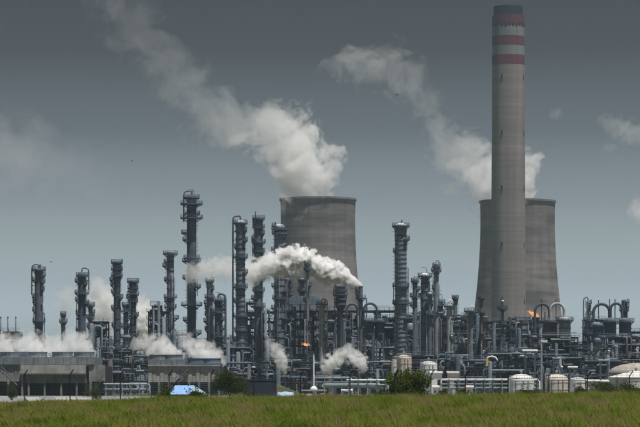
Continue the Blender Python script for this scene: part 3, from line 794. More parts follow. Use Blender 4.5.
# big grey duct in front of the left tower
D = 878; k = D/F; r = empty('flue_duct', (wx(304.5, D), D-2, wz(311, D)+.1))
z = lambda y: wz(y, D) - wz(311, D)
mb = MB(); w = 15.5*k
mb.add([(-w, -2, z(305)), (w, -2, z(305)), (w, -2, z(299.5)), (w*.55, -2, z(296.5)), (-w*.75, -2, z(296.5)), (-w, -2, z(299)),
        (-w, 2, z(305)), (w, 2, z(305)), (w, 2, z(299.5)), (w*.55, 2, z(296.5)), (-w*.75, 2, z(296.5)), (-w, 2, z(299))],
       [(0,1,2,3,4,5), (11,10,9,8,7,6), (0,6,7,1), (1,7,8,2), (2,8,9,3), (3,9,10,4), (4,10,11,5), (5,11,6,0)])
mb.build('casing', M_('bluegrey'), r)
for x in np.linspace(-w*.9, w*.9, 6): MB().box(x-.12, x+.12, -2.12, -1.98, z(305)+.05, z(299.8)).build('stiffener', M_('bluegrey'), r)
for x in (-w*.8, -w*.25, w*.3, w*.8): MB().box(x-.2, x+.2, -1.2, 1.2, 0, z(305)-.004).build('support', M_('steel'), r)
tag(r, 'large blue grey boxed duct in front of the left cooling tower', 'duct')

# yellow curved duct and its white bend
D = 715; k = D/F; r = empty('curved_duct', (wx(490, D), D, 0))
MB().box(-4.2*k, -1.8*k, -.4, .4, wz(366, D), wz(358, D)).build('casing', M_('yellow'), r)
for x in (-3.9*k, -2.1*k): MB().box(x-.12, x+.12, -.4, .4, -.2, wz(366, D)).build('leg', M_('steel'), r)
MB().tube([(-3*k, 0, wz(359, D)), (-1.5*k, 0, wz(357, D)), (2*k, 0, wz(356.4, D)), (5.5*k, 0, wz(357.5, D)), (7.5*k, 0, wz(360.5, D))], [.24, .26, .27, .27, .24], 10).build('bend', M_('white'), r)
tag(r, 'yellow upright duct with a white curved bend in mid plant', 'duct')

# white horizontal drums and pale tubes seen among the steel
def drum(xa, xb, y, h, D, m, label, name='horizontal_drum', stand=True):
    k = D/F; L_ = (xb-xa)*k; rr = h/2*k
    r = empty(name, (wx((xa+xb)/2, D), D, 0)); zc = wz(y, D)
    MB().tube([(-L_/2, 0, zc), (-L_/2+rr*.25, 0, zc), (-L_/2+rr*.7, 0, zc), (L_/2-rr*.7, 0, zc), (L_/2-rr*.25, 0, zc), (L_/2, 0, zc)], [rr*.4, rr*.85, rr, rr, rr*.85, rr*.4], 16).build('shell', M_(m), r)
    for s in (-.3, .3): MB().box(s*L_-.25, s*L_+.25, -rr*.8, rr*.8, -.2, zc-rr*.5).build('saddle', M_('steel'), r)
    MB().tube([(0, 0, zc+rr*.8), (0, 0, zc+rr+.5)], .22, 8).build('nozzle', M_('steel'), r)
    tag(r, label, 'drum', 'horizontal drums')
drum(522, 538, 350.8, 2.6, 725, 'white', 'white horizontal drum high in the steel right of the yellow duct')
drum(555, 563, 367, 2.6, 640, 'white', 'short white drum above the cream dome tank')
drum(567.5, 578, 367.3, 2.4, 640, 'white', 'second short white drum, right of the one above the cream tank')
drum(324, 381, 385.5, 4.6, 600, 'green', 'long pale green horizontal drum at ground level before mid plant')
drum(341, 353, 390.4, 2.6, 560, 'white', 'small white drum low behind the fence below the green one')
drum(601, 609, 381.5, 4.0, 500, 'white', 'little white drum beside the large white dome tank')
drum(552, 560, 358.5, 2.2, 728, 'pale', 'pale drum among pipes above the cream dome tank')
drum(598, 610, 360.5, 2.2, 728, 'pale', 'pale drum among pipes left of the brown dome')

# flares
def flare(px, ytip, D, flame, label, tilt, size):
    k = D/F; r = empty('flare_stack', (wx(px, D), D, 0)); H = wz(ytip, D)
    MB().tube([(0, 0, -.2), (0, 0, H-2.5)], .3, 8).build('riser', M_('steel'), r)
    MB().lathe([(.3, H-2.6), (.55, H-2.2), (.6, H-.2), (.42, H), (.3, H-.4)], 12).build('burner_tip', M_('dark'), r)
    dm, rm = platform_meshes(.5, 1.0, 'B'); o = link('platform', dm, M_('steel'), r, (0, 0, H-3)); link('handrail', rm, M_('steel'), o)
    m, t, b = nmat('flame_%d' % int(px)); t.nodes.remove(b)
    e = t.nodes.new('ShaderNodeEmission'); e.inputs['Strength'].default_value = 1.0
    geo = t.nodes.new('ShaderNodeTexCoord'); no = t.nodes.new('ShaderNodeTexNoise'); no.inputs['Scale'].default_value = 0.9; no.inputs['Detail'].default_value = 3
    t.links.new(geo.outputs['Object'], no.inputs['Vector'])
    cr = t.nodes.new('ShaderNodeValToRGB'); t.links.new(no.outputs[0], cr.inputs[0])
    cr.color_ramp.elements[0].position = .36; cr.color_ramp.elements[0].color = (.62, .20, .10, 1)
    cr.color_ramp.elements[1].position = .62; cr.color_ramp.elements[1].color = (.95, .50, .22, 1)
    q = cr.color_ramp.elements.new(.48); q.color = (.85, .32, .10, 1)
    t.links.new(cr.outputs[0], e.inputs['Color'])
    ou = t.nodes['Material Output']; t.links.new(e.outputs[0], ou.inputs['Surface'])
    rnd = random.Random(int(px)); mb = MB()
    for tongue in range(flame):
        L_ = size*rnd.uniform(.55, 1.0); a = tilt + rnd.uniform(-.13, .13); pts = []; rs = []
        n = 9
        for i in range(n):
            s = i/(n-1)
            pts.append((math.cos(a)*L_*s + rnd.uniform(-.1, .1)*L_*.4*s, (tongue-flame/2)*.25 + rnd.uniform(-.2, .2), H - .1 + math.sin(a)*L_*s + math.sin(s*7+tongue)*.22))
            rs.append(max(.05, size*.115*math.sin(min(1, s*1.15+.12)*math.pi)**.7*rnd.uniform(.65, 1.15)))
        rs[-1] = .04
        mb.tube(pts, rs, 8)
    mb.build('flame', m, r)
    tag(r, label, 'flare')
flare(538, 316.5, 856, 6, 'flare stack with orange flame streaming left in front of the chimney foot', math.radians(150), 5.2)
flare(309.5, 345, 745, 5, 'low flare with a small orange flame in mid plant', math.radians(170), 2.6)
# ------------------------------------------------------------------ forced-draught cooling blocks (left)
conc = mat('block_concrete', (0.275, 0.27, 0.262), 0.9, var=.35, scale=.35, streak=.55, streak_col=(.12, .11, .10))
conc_l = mat('block_concrete_light', (0.39, 0.38, 0.365), 0.9, var=.3, scale=.4, streak=.4, streak_col=(.16, .15, .13))
conc_d = mat('block_concrete_dark', (0.19, 0.215, 0.23), 0.9, var=.3, scale=.4, streak=.5, streak_col=(.07, .08, .08))
void = mat('recess_shade', (0.03, 0.034, 0.04), 0.9)  # near-black colour stands in for shade inside open bays and windows
def stair(root, xa, ya, xb, yb, D, off):
    k = D/F; a = Vector((xa*k, off, 0)); b = Vector((xb*k, off, 0))
    za, zb = wz(ya, D), wz(yb, D)
    mb = MB(); dirx = 1 if b.x > a.x else -1
    for s in (-.5, .5):
        mb.tube([(a.x, off+s, za), (b.x, off+s, zb)], .16, 4)
        mb.tube([(a.x, off+s, za+1.05), (b.x, off+s, zb+1.05)], .06, 4)
    n = max(3, int(abs(za-zb)/.3))
    o = mb.build('stringer', M_('steel'), root)
    tm = MB().box(-.16, .16, off-.5, off+.5, -.03, .03).mesh('tread')
    for i in range(n+1):
        t = i/n; link('tread', tm, M_('steel'), root, (a.x+(b.x-a.x)*t, 0, za+(zb-za)*t))
def cool_block(x0, x1, ytop, D, label, spec):
    k = D/F; cx = (x0+x1)/2; W = (x1-x0)*k
    r = empty('cooling_block', (wx(cx, D), D, 0)); X = lambda p: (p-cx)*k; Z = lambda y: wz(y, D)
    spec(r, X, Z, k)
    tag(r, label, 'industrial block', 'concrete cooling blocks venting steam')
    return r
def spec_a(r, X, Z, k):
    zt = Z(357)
    MB().box(X(-60), X(104.5), 1.0, 26, 0, Z(366)).build('bay_shade_fill', void, r)  # solid block that paints the darkness of the open bays
    # roof parapet
    MB().box(X(-60), X(94), .2, 26.2, Z(364.6), zt).build('parapet', conc_d, r)
    for p in np.arange(-56, 94, 15.0): MB().box(X(p)-.14, X(p)+.14, .05, .25, Z(364.5), zt-.1).build('parapet_rib', conc_d, r)
    # wall panels with open joints
    n = 0
    for a in np.arange(-60, 105, 8.25):
        b = a + 8.25
        y1 = 381.5 if (a < 20 or a > 84) else 366.5
        if y1 > 370:
            MB().box(X(a)+.05, X(b)-.05, .55 + .05*(n % 3), 1.2, Z(y1 if a > 84 or a < 0 else 381.5), Z(364.9)).build('wall_panel', conc, r)
        n += 1
    # gallery
    MB().box(X(21.5), X(86), -2.6, .5, Z(373), Z(365)).build('gallery_beam', conc_l, r)
    MB().box(X(21), X(86.5), -2.9, .5, Z(374.3), Z(373)-.004).build('ledge', conc_d, r)
    MB().box(X(23), X(86), .3, 1.1, Z(383), Z(374.4)).build('screen_wall', conc, r)
    for p in (23.2, 29.6, 45.5, 62, 77.5): MB().box(X(p)-.24, X(p)+.24, -2.2, -1.6, -.2, Z(374.4)).build('pillar', conc, r)
    for p in np.arange(-58, 105, 16.5):
        if p < 20 or p > 84: MB().box(X(p)-.3, X(p)+.3, .2, .9, -.2, Z(381.6)).build('pillar', conc, r)
    # louvre slats in the open bays
    lm = MB().box(0, 8*k, 0, .35, 0, .08).mesh('louvre')
    for a in np.arange(-58, 100, 8.25):
        for y in np.arange(384, 393.5, 2.1): link('louvre', lm, M_('dark'), r, (X(a), .45, Z(y)))
    stair(r, 1-(-60+104.5)/2, 370, 23-(-60+104.5)/2, 390, 690, -.9)
    stair(r, 103-(-60+104.5)/2, 380, 94-(-60+104.5)/2, 390, 690, -.9)
    # fan stacks on the roof and a plant hut
    for p in (-45, -20, 5, 32, 58, 80): MB().lathe([(3.2, zt-.4), (2.7, zt+.7), (2.9, zt+1.5), (2.6, zt+1.5), (2.4, zt-.2)], 24, c=(X(p), 12)).build('fan_stack', conc_d, r)
    MB().box(X(18.5), X(29.5), 2, 5, zt+.004, Z(354)).box(X(20), X(26), 2.2, 4.8, Z(354), Z(351.5)).build('roof_hut', M_('slate'), r)
    for p in np.arange(-58, 93, 4): MB().tube([(X(p), .35, zt), (X(p), .35, zt+1.0)], .05, 4).build('rail_post', M_('steel'), r)
    for h in (.5, 1.0): MB().tube([(X(-59), .35, zt+h), (X(93), .35, zt+h)], .045, 4).build('rail', M_('steel'), r)
cool_block(-60, 104.5, 357, 690, 'long low concrete block with pillared gallery on the left, steam above it', spec_a)
def spec_b(r, X, Z, k):
    MB().box(X(149), X(221), 1.0, 22, -.2, Z(367)).build('bay_shade_fill', void, r)  # same solid fill, shade of the lower openings as colour
    MB().box(X(148), X(184), .6, 20, Z(366), Z(359.5)).build('upper_storey', conc_d, r)
    for p in np.arange(150, 184, 5.5): MB().box(X(p)-.1, X(p)+.1, .45, .65, Z(366), Z(359.7)).build('rib', conc_d, r)
    pm = MB().box(.04, 4.0*k-.04, .3, 1.0, 0, Z(366)-Z(382)-.01).mesh('wall_panel')
    for i, a in enumerate(np.arange(148, 220, 4.0)):
        o = link('wall_panel', pm, conc if i % 3 else conc_l, r, (X(a), .08*((i*7) % 3), Z(382)))
    MB().box(X(147.5), X(220.5), -.1, 1.2, Z(366)+.004, Z(365)).build('coping', conc_l, r)
    MB().box(X(184.5), X(221), 2.5, 20, Z(365)+.004, Z(363.2)).build('roof_deck', M_('bluegrey'), r)
    for p in np.arange(149, 221, 10.0): MB().box(X(p)-.3, X(p)+.3, .2, .8, -.2, Z(382)).build('pillar', conc_d, r)
    lm = MB().box(0, 9.4*k, 0, .4, 0, .1).mesh('louvre')
    for a in np.arange(149.3, 215, 10.0):
        for y in np.arange(383.5, 394, 2.0): link('louvre', lm, M_('dark'), r, (X(a), .4, Z(y)))
    stair(r, 189-184.5, 369, 174-184.5, 383, 700, -.5)
    for p in (156, 172): MB().lathe([(2.6, Z(359.5)-.3), (2.3, Z(359.5)+1.0), (2.5, Z(359.5)+1.4), (2.2, Z(359.5)+1.4)], 20, c=(X(p), 9)).build('fan_stack', conc_d, r)
    for p in (195, 211): MB().lathe([(2.6, Z(363.2)-.3), (2.3, Z(363.2)+1.0), (2.5, Z(363.2)+1.4), (2.2, Z(363.2)+1.4)], 20, c=(X(p), 9)).build('fan_stack', M_('bluegrey'), r)
cool_block(148, 221, 359, 700, 'concrete block with ribbed panel wall behind the blue roofed hut', spec_b)

# ------------------------------------------------------------------ tanks
def tank(xa, xb, ytop, ywall, D, m, label, bands=2, rail=True, ladder=True, cone=False, rustm=None):
    k = D/F; r = (xb-xa)/2*k; cx = (xa+xb)/2
    root = empty('storage_tank', (wx(cx, D), D, 0)); zt, zw = wz(ytop, D), wz(ywall, D)
    MB().lathe([(r, -.3), (r, zw)], 40, cap=True).build('wall', rustm or m, root)
    if cone: prof = [(r*1.02, zw-.06), (r*1.02, zw+.06), (r*.5, zw+(zt-zw)*.62), (.3, zt), (.02, zt)]
    else: prof = [(r*1.015, zw-.06)] + [(r*1.015*math.cos(a), zw + (zt-zw)*math.sin(a)) for a in np.linspace(.05, 1.5, 8)] + [(.02, zt)]
    MB().lathe(prof, 40).build('roof', m, root)
    for i in range(bands):
        z = zw - (i+.35)*(zw/(bands+.6)); MB().lathe([(r-.02, z-.07), (r+.06, z-.07), (r+.06, z+.07), (r-.02, z+.07)], 40, cap=False).build('wind_girder', m, root)
    MB().tube([(0, 0, zt-.1), (0, 0, zt+.5)], .18, 8).lathe([(.05, zt+.4), (.32, zt+.45), (.3, zt+.6), (.02, zt+.75)], 10).build('vent', M_('grey'), root)
    if rail:
        mb = MB()
        for h in (.5, 1.0): mb.tube([((r-.05)*math.cos(a), (r-.05)*math.sin(a), zw+h) for a in np.linspace(0, 2*math.pi, 29)], .035, 4)
        for a in np.linspace(0, 2*math.pi, 29)[:-1]: mb.tube([((r-.05)*math.cos(a), (r-.05)*math.sin(a), zw), ((r-.05)*math.cos(a), (r-.05)*math.sin(a), zw+1.0)], .035, 4)
        mb.build('handrail', M_('grey'), root)
    if ladder:
        for a, rr_, mm in ((-2.05, .07, 'steel'), (-1.1, .10, 'grey'), (-1.5, .06, 'steel')):
            c, d = math.cos(a), math.sin(a)
            MB().tube([((r-.1)*c, (r-.1)*d, zw*.98), ((r+.2)*c, (r+.2)*d, zw*.98), ((r+.25)*c, (r+.25)*d, zw*.94), ((r+.25)*c, (r+.25)*d, .3)], rr_, 6).build('drain_pipe', M_(mm), root)
        mb = MB(); c, d = math.cos(-2.4), math.sin(-2.4)
        for off in (-.22, .22): mb.tube([((r+.2)*c-off*d, (r+.2)*d+off*c, 0), ((r+.2)*c-off*d, (r+.2)*d+off*c, zw+1)], .04, 4)
        for z in np.arange(.3, zw, .35): mb.tube([((r+.2)*c+.22*d, (r+.2)*d-.22*c, z), ((r+.2)*c-.22*d, (r+.2)*d+.22*c, z)], .025, 4)
        mb.build('ladder', M_('steel'), root)
    tag(root, label, 'storage tank', 'storage tanks along the front of the plant')
    return root
wht = mat('tank_white', (.74, .73, .69), .5, var=.07, scale=.3, streak=.22, streak_col=(.42, .36, .30))
crm = mat('tank_cream', (.60, .53, .41), .55, var=.10, scale=.3, streak=.55, streak_col=(.33, .20, .11))
crm2 = mat('tank_buff', (.62, .56, .48), .55, var=.10, scale=.3, streak=.35, streak_col=(.36, .28, .22))
brn = mat('tank_brown', (.36, .32, .28), .7, var=.3, scale=.5, streak=.3, streak_col=(.15, .11, .09))
tank(396.5, 411.6, 354.8, 358.2, 560, crm, 'cream rust streaked domed tank behind the big bush')
tank(391.5, 399, 359, 361.5, 575, crm2, 'narrow buff tank peeking out left of the cream tank', ladder=False)
tank(420, 437, 361, 364.4, 550, wht, 'white upright tank with a low domed roof right of the bush')
tank(508, 534, 374, 380.5, 520, wht, 'white dome roofed tank left of the tall pale lamp post')
tank(545, 568, 374, 379.6, 510, crm2, 'buff walled tank with pale dome right of the lamp post')
tank(570, 585, 377, 380, 540, wht, 'low white tank between the buff tank and dark hedge', ladder=False)
tank(608, 664, 370.8, 377.5, 540, wht, 'large white cone roofed tank at the right picture edge', cone=True)
tank(609, 672, 362.8, 373, 640, brn, 'wide brown weathered dome behind the large white tank', rail=False, ladder=False)
# conical access frame over the buff tank
D = 512; k = D/F; r = empty('roof_frame', (wx(556.5, D), D, wz(374, D)+.3))
for i in range(8):
    a = i*math.pi/4; MB().tube([(2.0*math.cos(a), 2.0*math.sin(a), -.9), (.8*math.cos(a), .8*math.sin(a), 1.15)], .07, 5).build('strut', M_('steel'), r)
MB().lathe([(.9, 1.1), (.95, 1.2), (.9, 1.3), (.3, 1.32)], 12).build('cap', M_('steel'), r)
tag(r, 'dark conical steel frame on top of the buff walled tank', 'frame')

# pale boxy sheds
def shed(xa, xb, ytop, D, depth, m, label, roofm=None, door=True):
    k = D/F; r = empty('plant_shed', (wx((xa+xb)/2, D), D, 0)); W = (xb-xa)*k; H = wz(ytop, D)
    MB().box(-W/2, W/2, 0, depth, -.2, H-.3).build('wall', m, r)
    MB().add([(-W/2-.2, -.25, H-.3), (W/2+.2, -.25, H-.3), (W/2+.2, depth+.2, H-.05), (-W/2-.2, depth+.2, H-.05), (-W/2-.2, -.25, H-.12), (W/2+.2, -.25, H-.12), (W/2+.2, depth+.2, H+.12), (-W/2-.2, depth+.2, H+.12)],
             [(0,3,2,1), (4,5,6,7), (0,1,5,4), (1,2,6,5), (2,3,7,6), (3,0,4,7)]).build('roof', roofm or m, r)
    if door:
        MB().box(-W*.32, -W*.05, -.06, .02, -.1, min(2.3, H*.6)).build('door', M_('slate'), r)
        o = MB().box(W*.1, W*.36, -.05, .02, H*.45, H*.7).build('window', void, r)
        MB().box(W*.1-.06, W*.36+.06, -.1, -.02, H*.45-.1, H*.45-.004).build('sill', m, o)
    tag(r, label, 'shed', 'small pale plant sheds')
shed(431, 442, 371.8, 530, 3, wht, 'white boxy shed just right of the white upright tank')
shed(448, 458.5, 371.8, 535, 3, crm2, 'pale boxy shed, second from the white upright tank')
shed(433.5, 439, 386, 505, 2, wht, 'small white cabinet low in front of the white boxy shed', door=False)
shed(466.5, 473, 386, 505, 2, crm2, 'small buff cabinet below the white pipe rack', door=False)
shed(588, 600, 380, 545, 3, wht, 'low white shed half hidden by the dark hedge at right')

# ------------------------------------------------------------------ pipe racks with white pipes
def rack(xa, xb, D, ys, label, seed, post=9.0):
    k = D/F; r = empty('pipe_rack', (wx((xa+xb)/2, D), D, 0)); W = (xb-xa)*k; rnd = random.Random(seed)
    n = max(2, int(round((xb-xa)/post))+1); top = wz(min(y for y, *_ in ys)-.6, D)
    pm = MB().box(-.14, .14, -.14, .14, -.2, top).mesh('post'); bm_ = MB().box(-.12, .12, -1.4, 1.4, -.24, 0).mesh('cross_beam')
    for i in range(n):
        x = -W/2 + W*i/(n-1)
        for y in (-1.2, 1.2): link('post', pm, M_('grey'), r, (x, y, 0))
        for (y, rr, mm) in ys: link('cross_beam', bm_, M_('steel'), r, (x, 0, wz(y, D)-rr-.02))
    for j, (y, rr, mm) in enumerate(ys):
        for q in range(2):
            yy = -.9 + q*1.1 + rnd.uniform(-.1, .1); z = wz(y, D) - q*.05
            MB().tube([(-W/2-.5, yy, z), (-W*.1, yy, z), (W*.12, yy, z), (W/2, yy, z), (W/2+.4, yy, z-.4), (W/2+.4, yy, .4)], rr, 8).build('pipe', M_(mm if q == 0 else 'grey'), r)
    tag(r, label, 'pipe rack', 'low pipe racks')
rack(349, 386, 545, [(380, .20, 'white'), (384.5, .14, 'pale')], 'short low pipe rack with a bright white pipe left of the bush', 3)
rack(440, 537, 535, [(379.6, .20, 'white'), (384, .13, 'pale'), (388, .24, 'green')], 'long low pipe rack with white pipe before the white domed tank', 4)
rack(316, 350, 640, [(377.6, .22, 'pale'), (382, .14, 'grey')], 'low pale pipe rack behind the white vent post', 5)
rack(106, 148, 640, [(384, .2, 'pale'), (389.5, .26, 'grey')], 'low pipe rack between the two concrete blocks', 6)

# tall pale posts
D = 560; k = D/F; r = empty('lamp_post', (wx(541.4, D), D, 0)); H = wz(338, D)
MB().tube([(0, 0, -.2), (0, 0, H)], [.30, .20], 10).build('pole', M_('pale'), r)
MB().box(-.05, 1.3, -.25, .25, H-.9, H-.45).build('lamp_head', M_('white'), r)
MB().tube([(0, 0, H-.2), (.7, 0, H-.2)], .08, 6).build('arm', M_('pale'), r)
tag(r, 'tall pale lamp post between the two domed tanks', 'lamp post')
D = 480; k = D/F; r = empty('vent_post', (wx(313.8, D), D, 0)); H = wz(354, D)
MB().tube([(0, 0, .9), (0, 0, H-.6), (0, 0, H)], [.17, .13, .03], 10).build('pole', M_('white'), r)
MB().lathe([(.75, 0), (.7, .5), (.22, .95)], 14, ).build('base', M_('white'), r, (0, 0, wz(389.5, D)-.3))
MB().box(-12.5*k, 13*k, -1, 1, wz(391, D), wz(389.6, D)).build('deck', M_('pale'), r)
for x in (-11, -4, 5, 12): MB().box(x*k-.12, x*k+.12, -.8, .8, -.2, wz(391, D)).build('leg', M_('steel'), r)
MB().box(-13.5*k, -1.5*k, -1.4, -1.1, wz(395.5, D), wz(393.6, D)).build('kerb', M_('cream'), r)
tag(r, 'slender white vent post on a flat pale deck near mid picture', 'post')
# ------------------------------------------------------------------ near yard and field edge
def hut():
    D = 300; k = D/F; r = empty('garden_hut', (wx(184, D), D, terrain(wx(184, D), D)))
    zb = terrain(wx(184, D), D); z = lambda y: wz(y, D) - zb
    X = lambda p: (p-184)*k
    blue = mat('roof_blue', (.22, .38, .66), .6, var=.1, scale=1.5); wall = mat('hut_wall', (.42, .44, .46), .8, var=.15)
    MB().box(X(171), X(200), 0, 3.2, -.3, z(394.4)).build('wall', wall, r)
    d = .09
    a, b, c_, e = (X(168.5), -.5, z(395)), (X(174.5), 1.5, z(386)), (X(193.5), 1.5, z(386)), (X(190), -.5, z(395))
    def slab(p4, m, nm):
        p4 = [Vector(p) for p in p4]; n_ = (p4[1]-p4[0]).cross(p4[3]-p4[0]).normalized()*d
        if n_.z < 0: n_ = -n_
        MB().add([tuple(p) for p in p4] + [tuple(p+n_) for p in p4], [(0,1,2,3), (7,6,5,4), (0,4,5,1), (1,5,6,2), (2,6,7,3), (3,7,4,0)]).build(nm, m, r)
    slab([a, b, c_, e], blue, 'roof')
    slab([e, c_, (X(208), 1.8, z(395.6)), (X(205), -.4, z(396.4))], mat('roof_blue_shaded', (.30, .38, .42), .6), 'roof')  # right slope: shade put into a greyer copy of the roof blue
    slab([(X(168.5), 3.6, z(395)), (X(174.5), 1.6, z(386)), (X(193.5), 1.6, z(386)), (X(207), 3.6, z(395))], blue, 'roof')
    MB().box(X(176), X(180), -.06, .02, 0, z(395.5)).build('door', M_('slate'), r)
    tag(r, 'small hut with pale blue roof among bushes behind the fence', 'hut')
def container():
    D = 330; k = D/F; x = wx(262, D); zb = terrain(x, D); r = empty('shipping_container', (x, D, zb)); W = 28*k; H = wz(379, D)-zb
    dk = mat('container_blue', (.045, .06, .085), .55, var=.2, scale=1.0)
    MB().box(-W/2+.05, W/2-.05, .06, 2.4, .12, H-.1).build('body', dk, r)
    cm = MB().box(-.09, .09, 0, .08, .2, H-.2).mesh('corrugation')
    n = 18
    for i in range(n): link('corrugation', cm, dk, r, (-W/2+.2+(W-.4)*i/(n-1), 0, 0))
    for sx in (-1, 1): MB().box(sx*W/2-.09, sx*W/2+.09, -.05, .15, 0, H).build('corner_post', dk, r)
    MB().box(-W/2, W/2, -.04, .12, H-.22, H+.02).build('top_rail', dk, r); MB().box(-W/2, W/2, -.04, .12, 0, .2).build('bottom_rail', dk, r)
    tag(r, 'dark blue corrugated container behind the fence left of centre', 'container')
def tarp_stack():
    D = 330; k = D/F; x = wx(286, D); zb = terrain(x, D); r = empty('covered_pile', (x, D, zb)); z = lambda y: wz(y, D)-zb
    lb = mat('tarp_blue', (.33, .45, .60), .5, var=.15, scale=2.0)
    rnd = random.Random(4); n = 12; v = []; f = []
    prof = [-9, -8, -5, -2, 1, 4, 7, 9]
    for i, p in enumerate(prof):
        top = z(391.5) - abs(p)*.012 + rnd.uniform(-.08, .08)
        for j, (yy, h) in enumerate([(-.8, 0), (-.7, .75), (-.3, .97), (.3, 1.0), (.8, .7), (.9, 0)]):
            v.append((p*k + rnd.uniform(-.04, .04), yy*1.2, top*h if 0 < i < 7 else top*h*.6))
    for i in range(7):
        for j in range(5): f.append((i*6+j, i*6+j+1, (i+1)*6+j+1, (i+1)*6+j))
    f.append(tuple(range(6))[::-1]); f.append(tuple(42+j for j in range(6)))
    MB().add(v, f, True).build('tarpaulin', lb, r)
    MB().tube([(-8*k, -1.05, .9), (0, -1.1, 1.0), (8*k, -1.05, .9)], .03, 5).build('rope', M_('pale'), r)
    tag(r, 'pile under a pale blue tarpaulin right of the dark container', 'pile')
def mound(px0, px1, ytop, D, m, label, name='earth_mound', cat='mound', depth=6, skew=0.0, seed=1):
    k = D/F; cx = (px0+px1)/2; x = wx(cx, D); zb = terrain(x, D); W = (px1-px0)*k; H = wz(ytop, D)-zb
    rnd = random.Random(seed); n, q = 26, 10; v = []; f = []
    for i in range(n+1):
        s = i/n*2-1
        for j in range(q+1):
            t = j/q*2-1; s2 = s - skew*(1-abs(s))
            h = max(0, 1-abs(s2)**1.6)*max(0, 1-t*t)
            v.append((s*W/2, t*depth/2, H*h*(1+rnd.uniform(-.1, .1)) - .1))
    for i in range(n):
        for j in range(q): f.append((i*(q+1)+j, (i+1)*(q+1)+j, (i+1)*(q+1)+j+1, i*(q+1)+j+1))
    o = MB().add(v, f, True).build(name, m, None, (x, D, zb)); tag(o, label, cat)

# pale concrete yard seen over the low left end of the crest
def yard():
    m, t, b = nmat('yard_concrete'); L = t.links.new; n = t.nodes.new
    geo = n('ShaderNodeNewGeometry'); mpn = n('ShaderNodeMapping'); mpn.inputs['Scale'].default_value = (.10, .06, 1); L(geo.outputs['Position'], mpn.inputs[0])
    n1 = n('ShaderNodeTexNoise'); n1.inputs['Scale'].default_value = 1.0; n1.inputs['Detail'].default_value = 5; L(mpn.outputs[0], n1.inputs['Vector'])
    r = n('ShaderNodeValToRGB'); L(n1.outputs[0], r.inputs[0])
    r.color_ramp.elements[0].position = .4; r.color_ramp.elements[0].color = (.09, .10, .10, 1)
    r.color_ramp.elements[1].position = .6; r.color_ramp.elements[1].color = (.34, .36, .38, 1)
    L(r.outputs[0], b.inputs['Base Color']); b.inputs['Roughness'].default_value = .8
    o = MB().add([(-190, 345, .006), (40, 345, .006), (60, 640, .006), (-230, 640, .006)], [(0, 1, 2, 3)]).build('yard_paving', m)
    tag(o, 'pale concrete yard in front of the plant', kind='structure')
yard()
hut(); container(); tarp_stack()
soil = mat('mound_soil', (.06, .07, .035), .95, var=.4, scale=.8); sand = mat('sand', (.24, .21, .16), .95, var=.2, scale=1.0)
mound(258, 318, 384, 420, soil, 'olive grassy earth mound behind the tarpaulin pile', skew=-.45, seed=3)

# low white blocks on the yard edge
bk = MB().add([(-.9, -.3, 0), (.9, -.3, 0), (.9, .3, 0), (-.9, .3, 0), (-.8, -.12, .75), (.8, -.12, .75), (.8, .12, .75), (-.8, .12, .75)], [(0,3,2,1), (4,5,6,7), (0,1,5,4), (1,2,6,5), (2,3,7,6), (3,0,4,7)]).mesh('barrier_block')
for i, (p, lab) in enumerate([(33, 'white barrier block just right of the leftmost fence post'), (61, 'white barrier block in the middle of the row on the left yard'), (72, 'white barrier block beside the second fence post'), (84.5, 'white barrier block right of the second fence post'), (134, 'white barrier block left of the blue roofed hut')]):
    D = 345; o = link('barrier_block', bk, M_('white'), None, (wx(p, D), D, .01)); tag(o, lab, 'barrier', 'white barrier blocks on the yard')

# ------------------------------------------------------------------ vegetation
def leaf_mat(name, c1, c2, trans=.3):
    m, t, b = nmat(name); t.nodes.remove(b); L = t.links.new; n = t.nodes.new
    geo = n('ShaderNodeNewGeometry'); r = n('ShaderNodeValToRGB'); L(geo.outputs['Random Per Island'], r.inputs[0])
    r.color_ramp.elements[0].color = tuple(c1) + (1,); r.color_ramp.elements[1].color = tuple(c2) + (1,)
    d = n('ShaderNodeBsdfDiffuse'); L(r.outputs[0], d.inputs['Color'])
    tr = n('ShaderNodeBsdfTranslucent'); L(r.outputs[0], tr.inputs['Color'])
    mx = n('ShaderNodeMixShader'); mx.inputs[0].default_value = trans; L(d.outputs[0], mx.inputs[1]); L(tr.outputs[0], mx.inputs[2])
    L(mx.outputs[0], t.nodes['Material Output'].inputs['Surface'])
    return m
LEAF_DARK = leaf_mat('leaf_dark', (.028, .045, .014), (.07, .095, .026))
LEAF_BUSH = leaf_mat('leaf_bush', (.025, .05, .010), (.15, .20, .042), .4)
LEAF_OLIVE = leaf_mat('leaf_olive', (.05, .065, .02), (.10, .105, .045))
BARK = mat('bark', (.11, .085, .065), .95, var=.3, scale=3)
def leaves(rs, centres, radii, n, size, up=0.3):
    """leaf quads spread through clumps, denser near clump surfaces"""
    ci = rs.choice(len(centres), n, p=np.array([r[0]*r[1]*r[2] for r in radii])/sum(r[0]*r[1]*r[2] for r in radii))
    c = np.array(centres)[ci]; rd = np.array(radii)[ci]
    d = rs.normal(size=(n, 3)); d /= np.linalg.norm(d, axis=1)[:, None]
    q = rs.uniform(.35, 1.08, n)**.6
    p = c + d*q[:, None]*rd
    a = rs.normal(size=(n, 3)) + d*.4 + np.array([0, 0, up]); a /= np.linalg.norm(a, axis=1)[:, None]
    b = np.cross(a, rs.normal(size=(n, 3))); b /= np.linalg.norm(b, axis=1)[:, None]
    s = size*rs.uniform(.6, 1.3, n)[:, None]
    v = np.stack([p - b*s*.28, p + a*s*.5 - b*s*.1 + 0, p + a*s, p + a*s*.5 + b*s*.34], 1)
    return v.reshape(-1, 3)
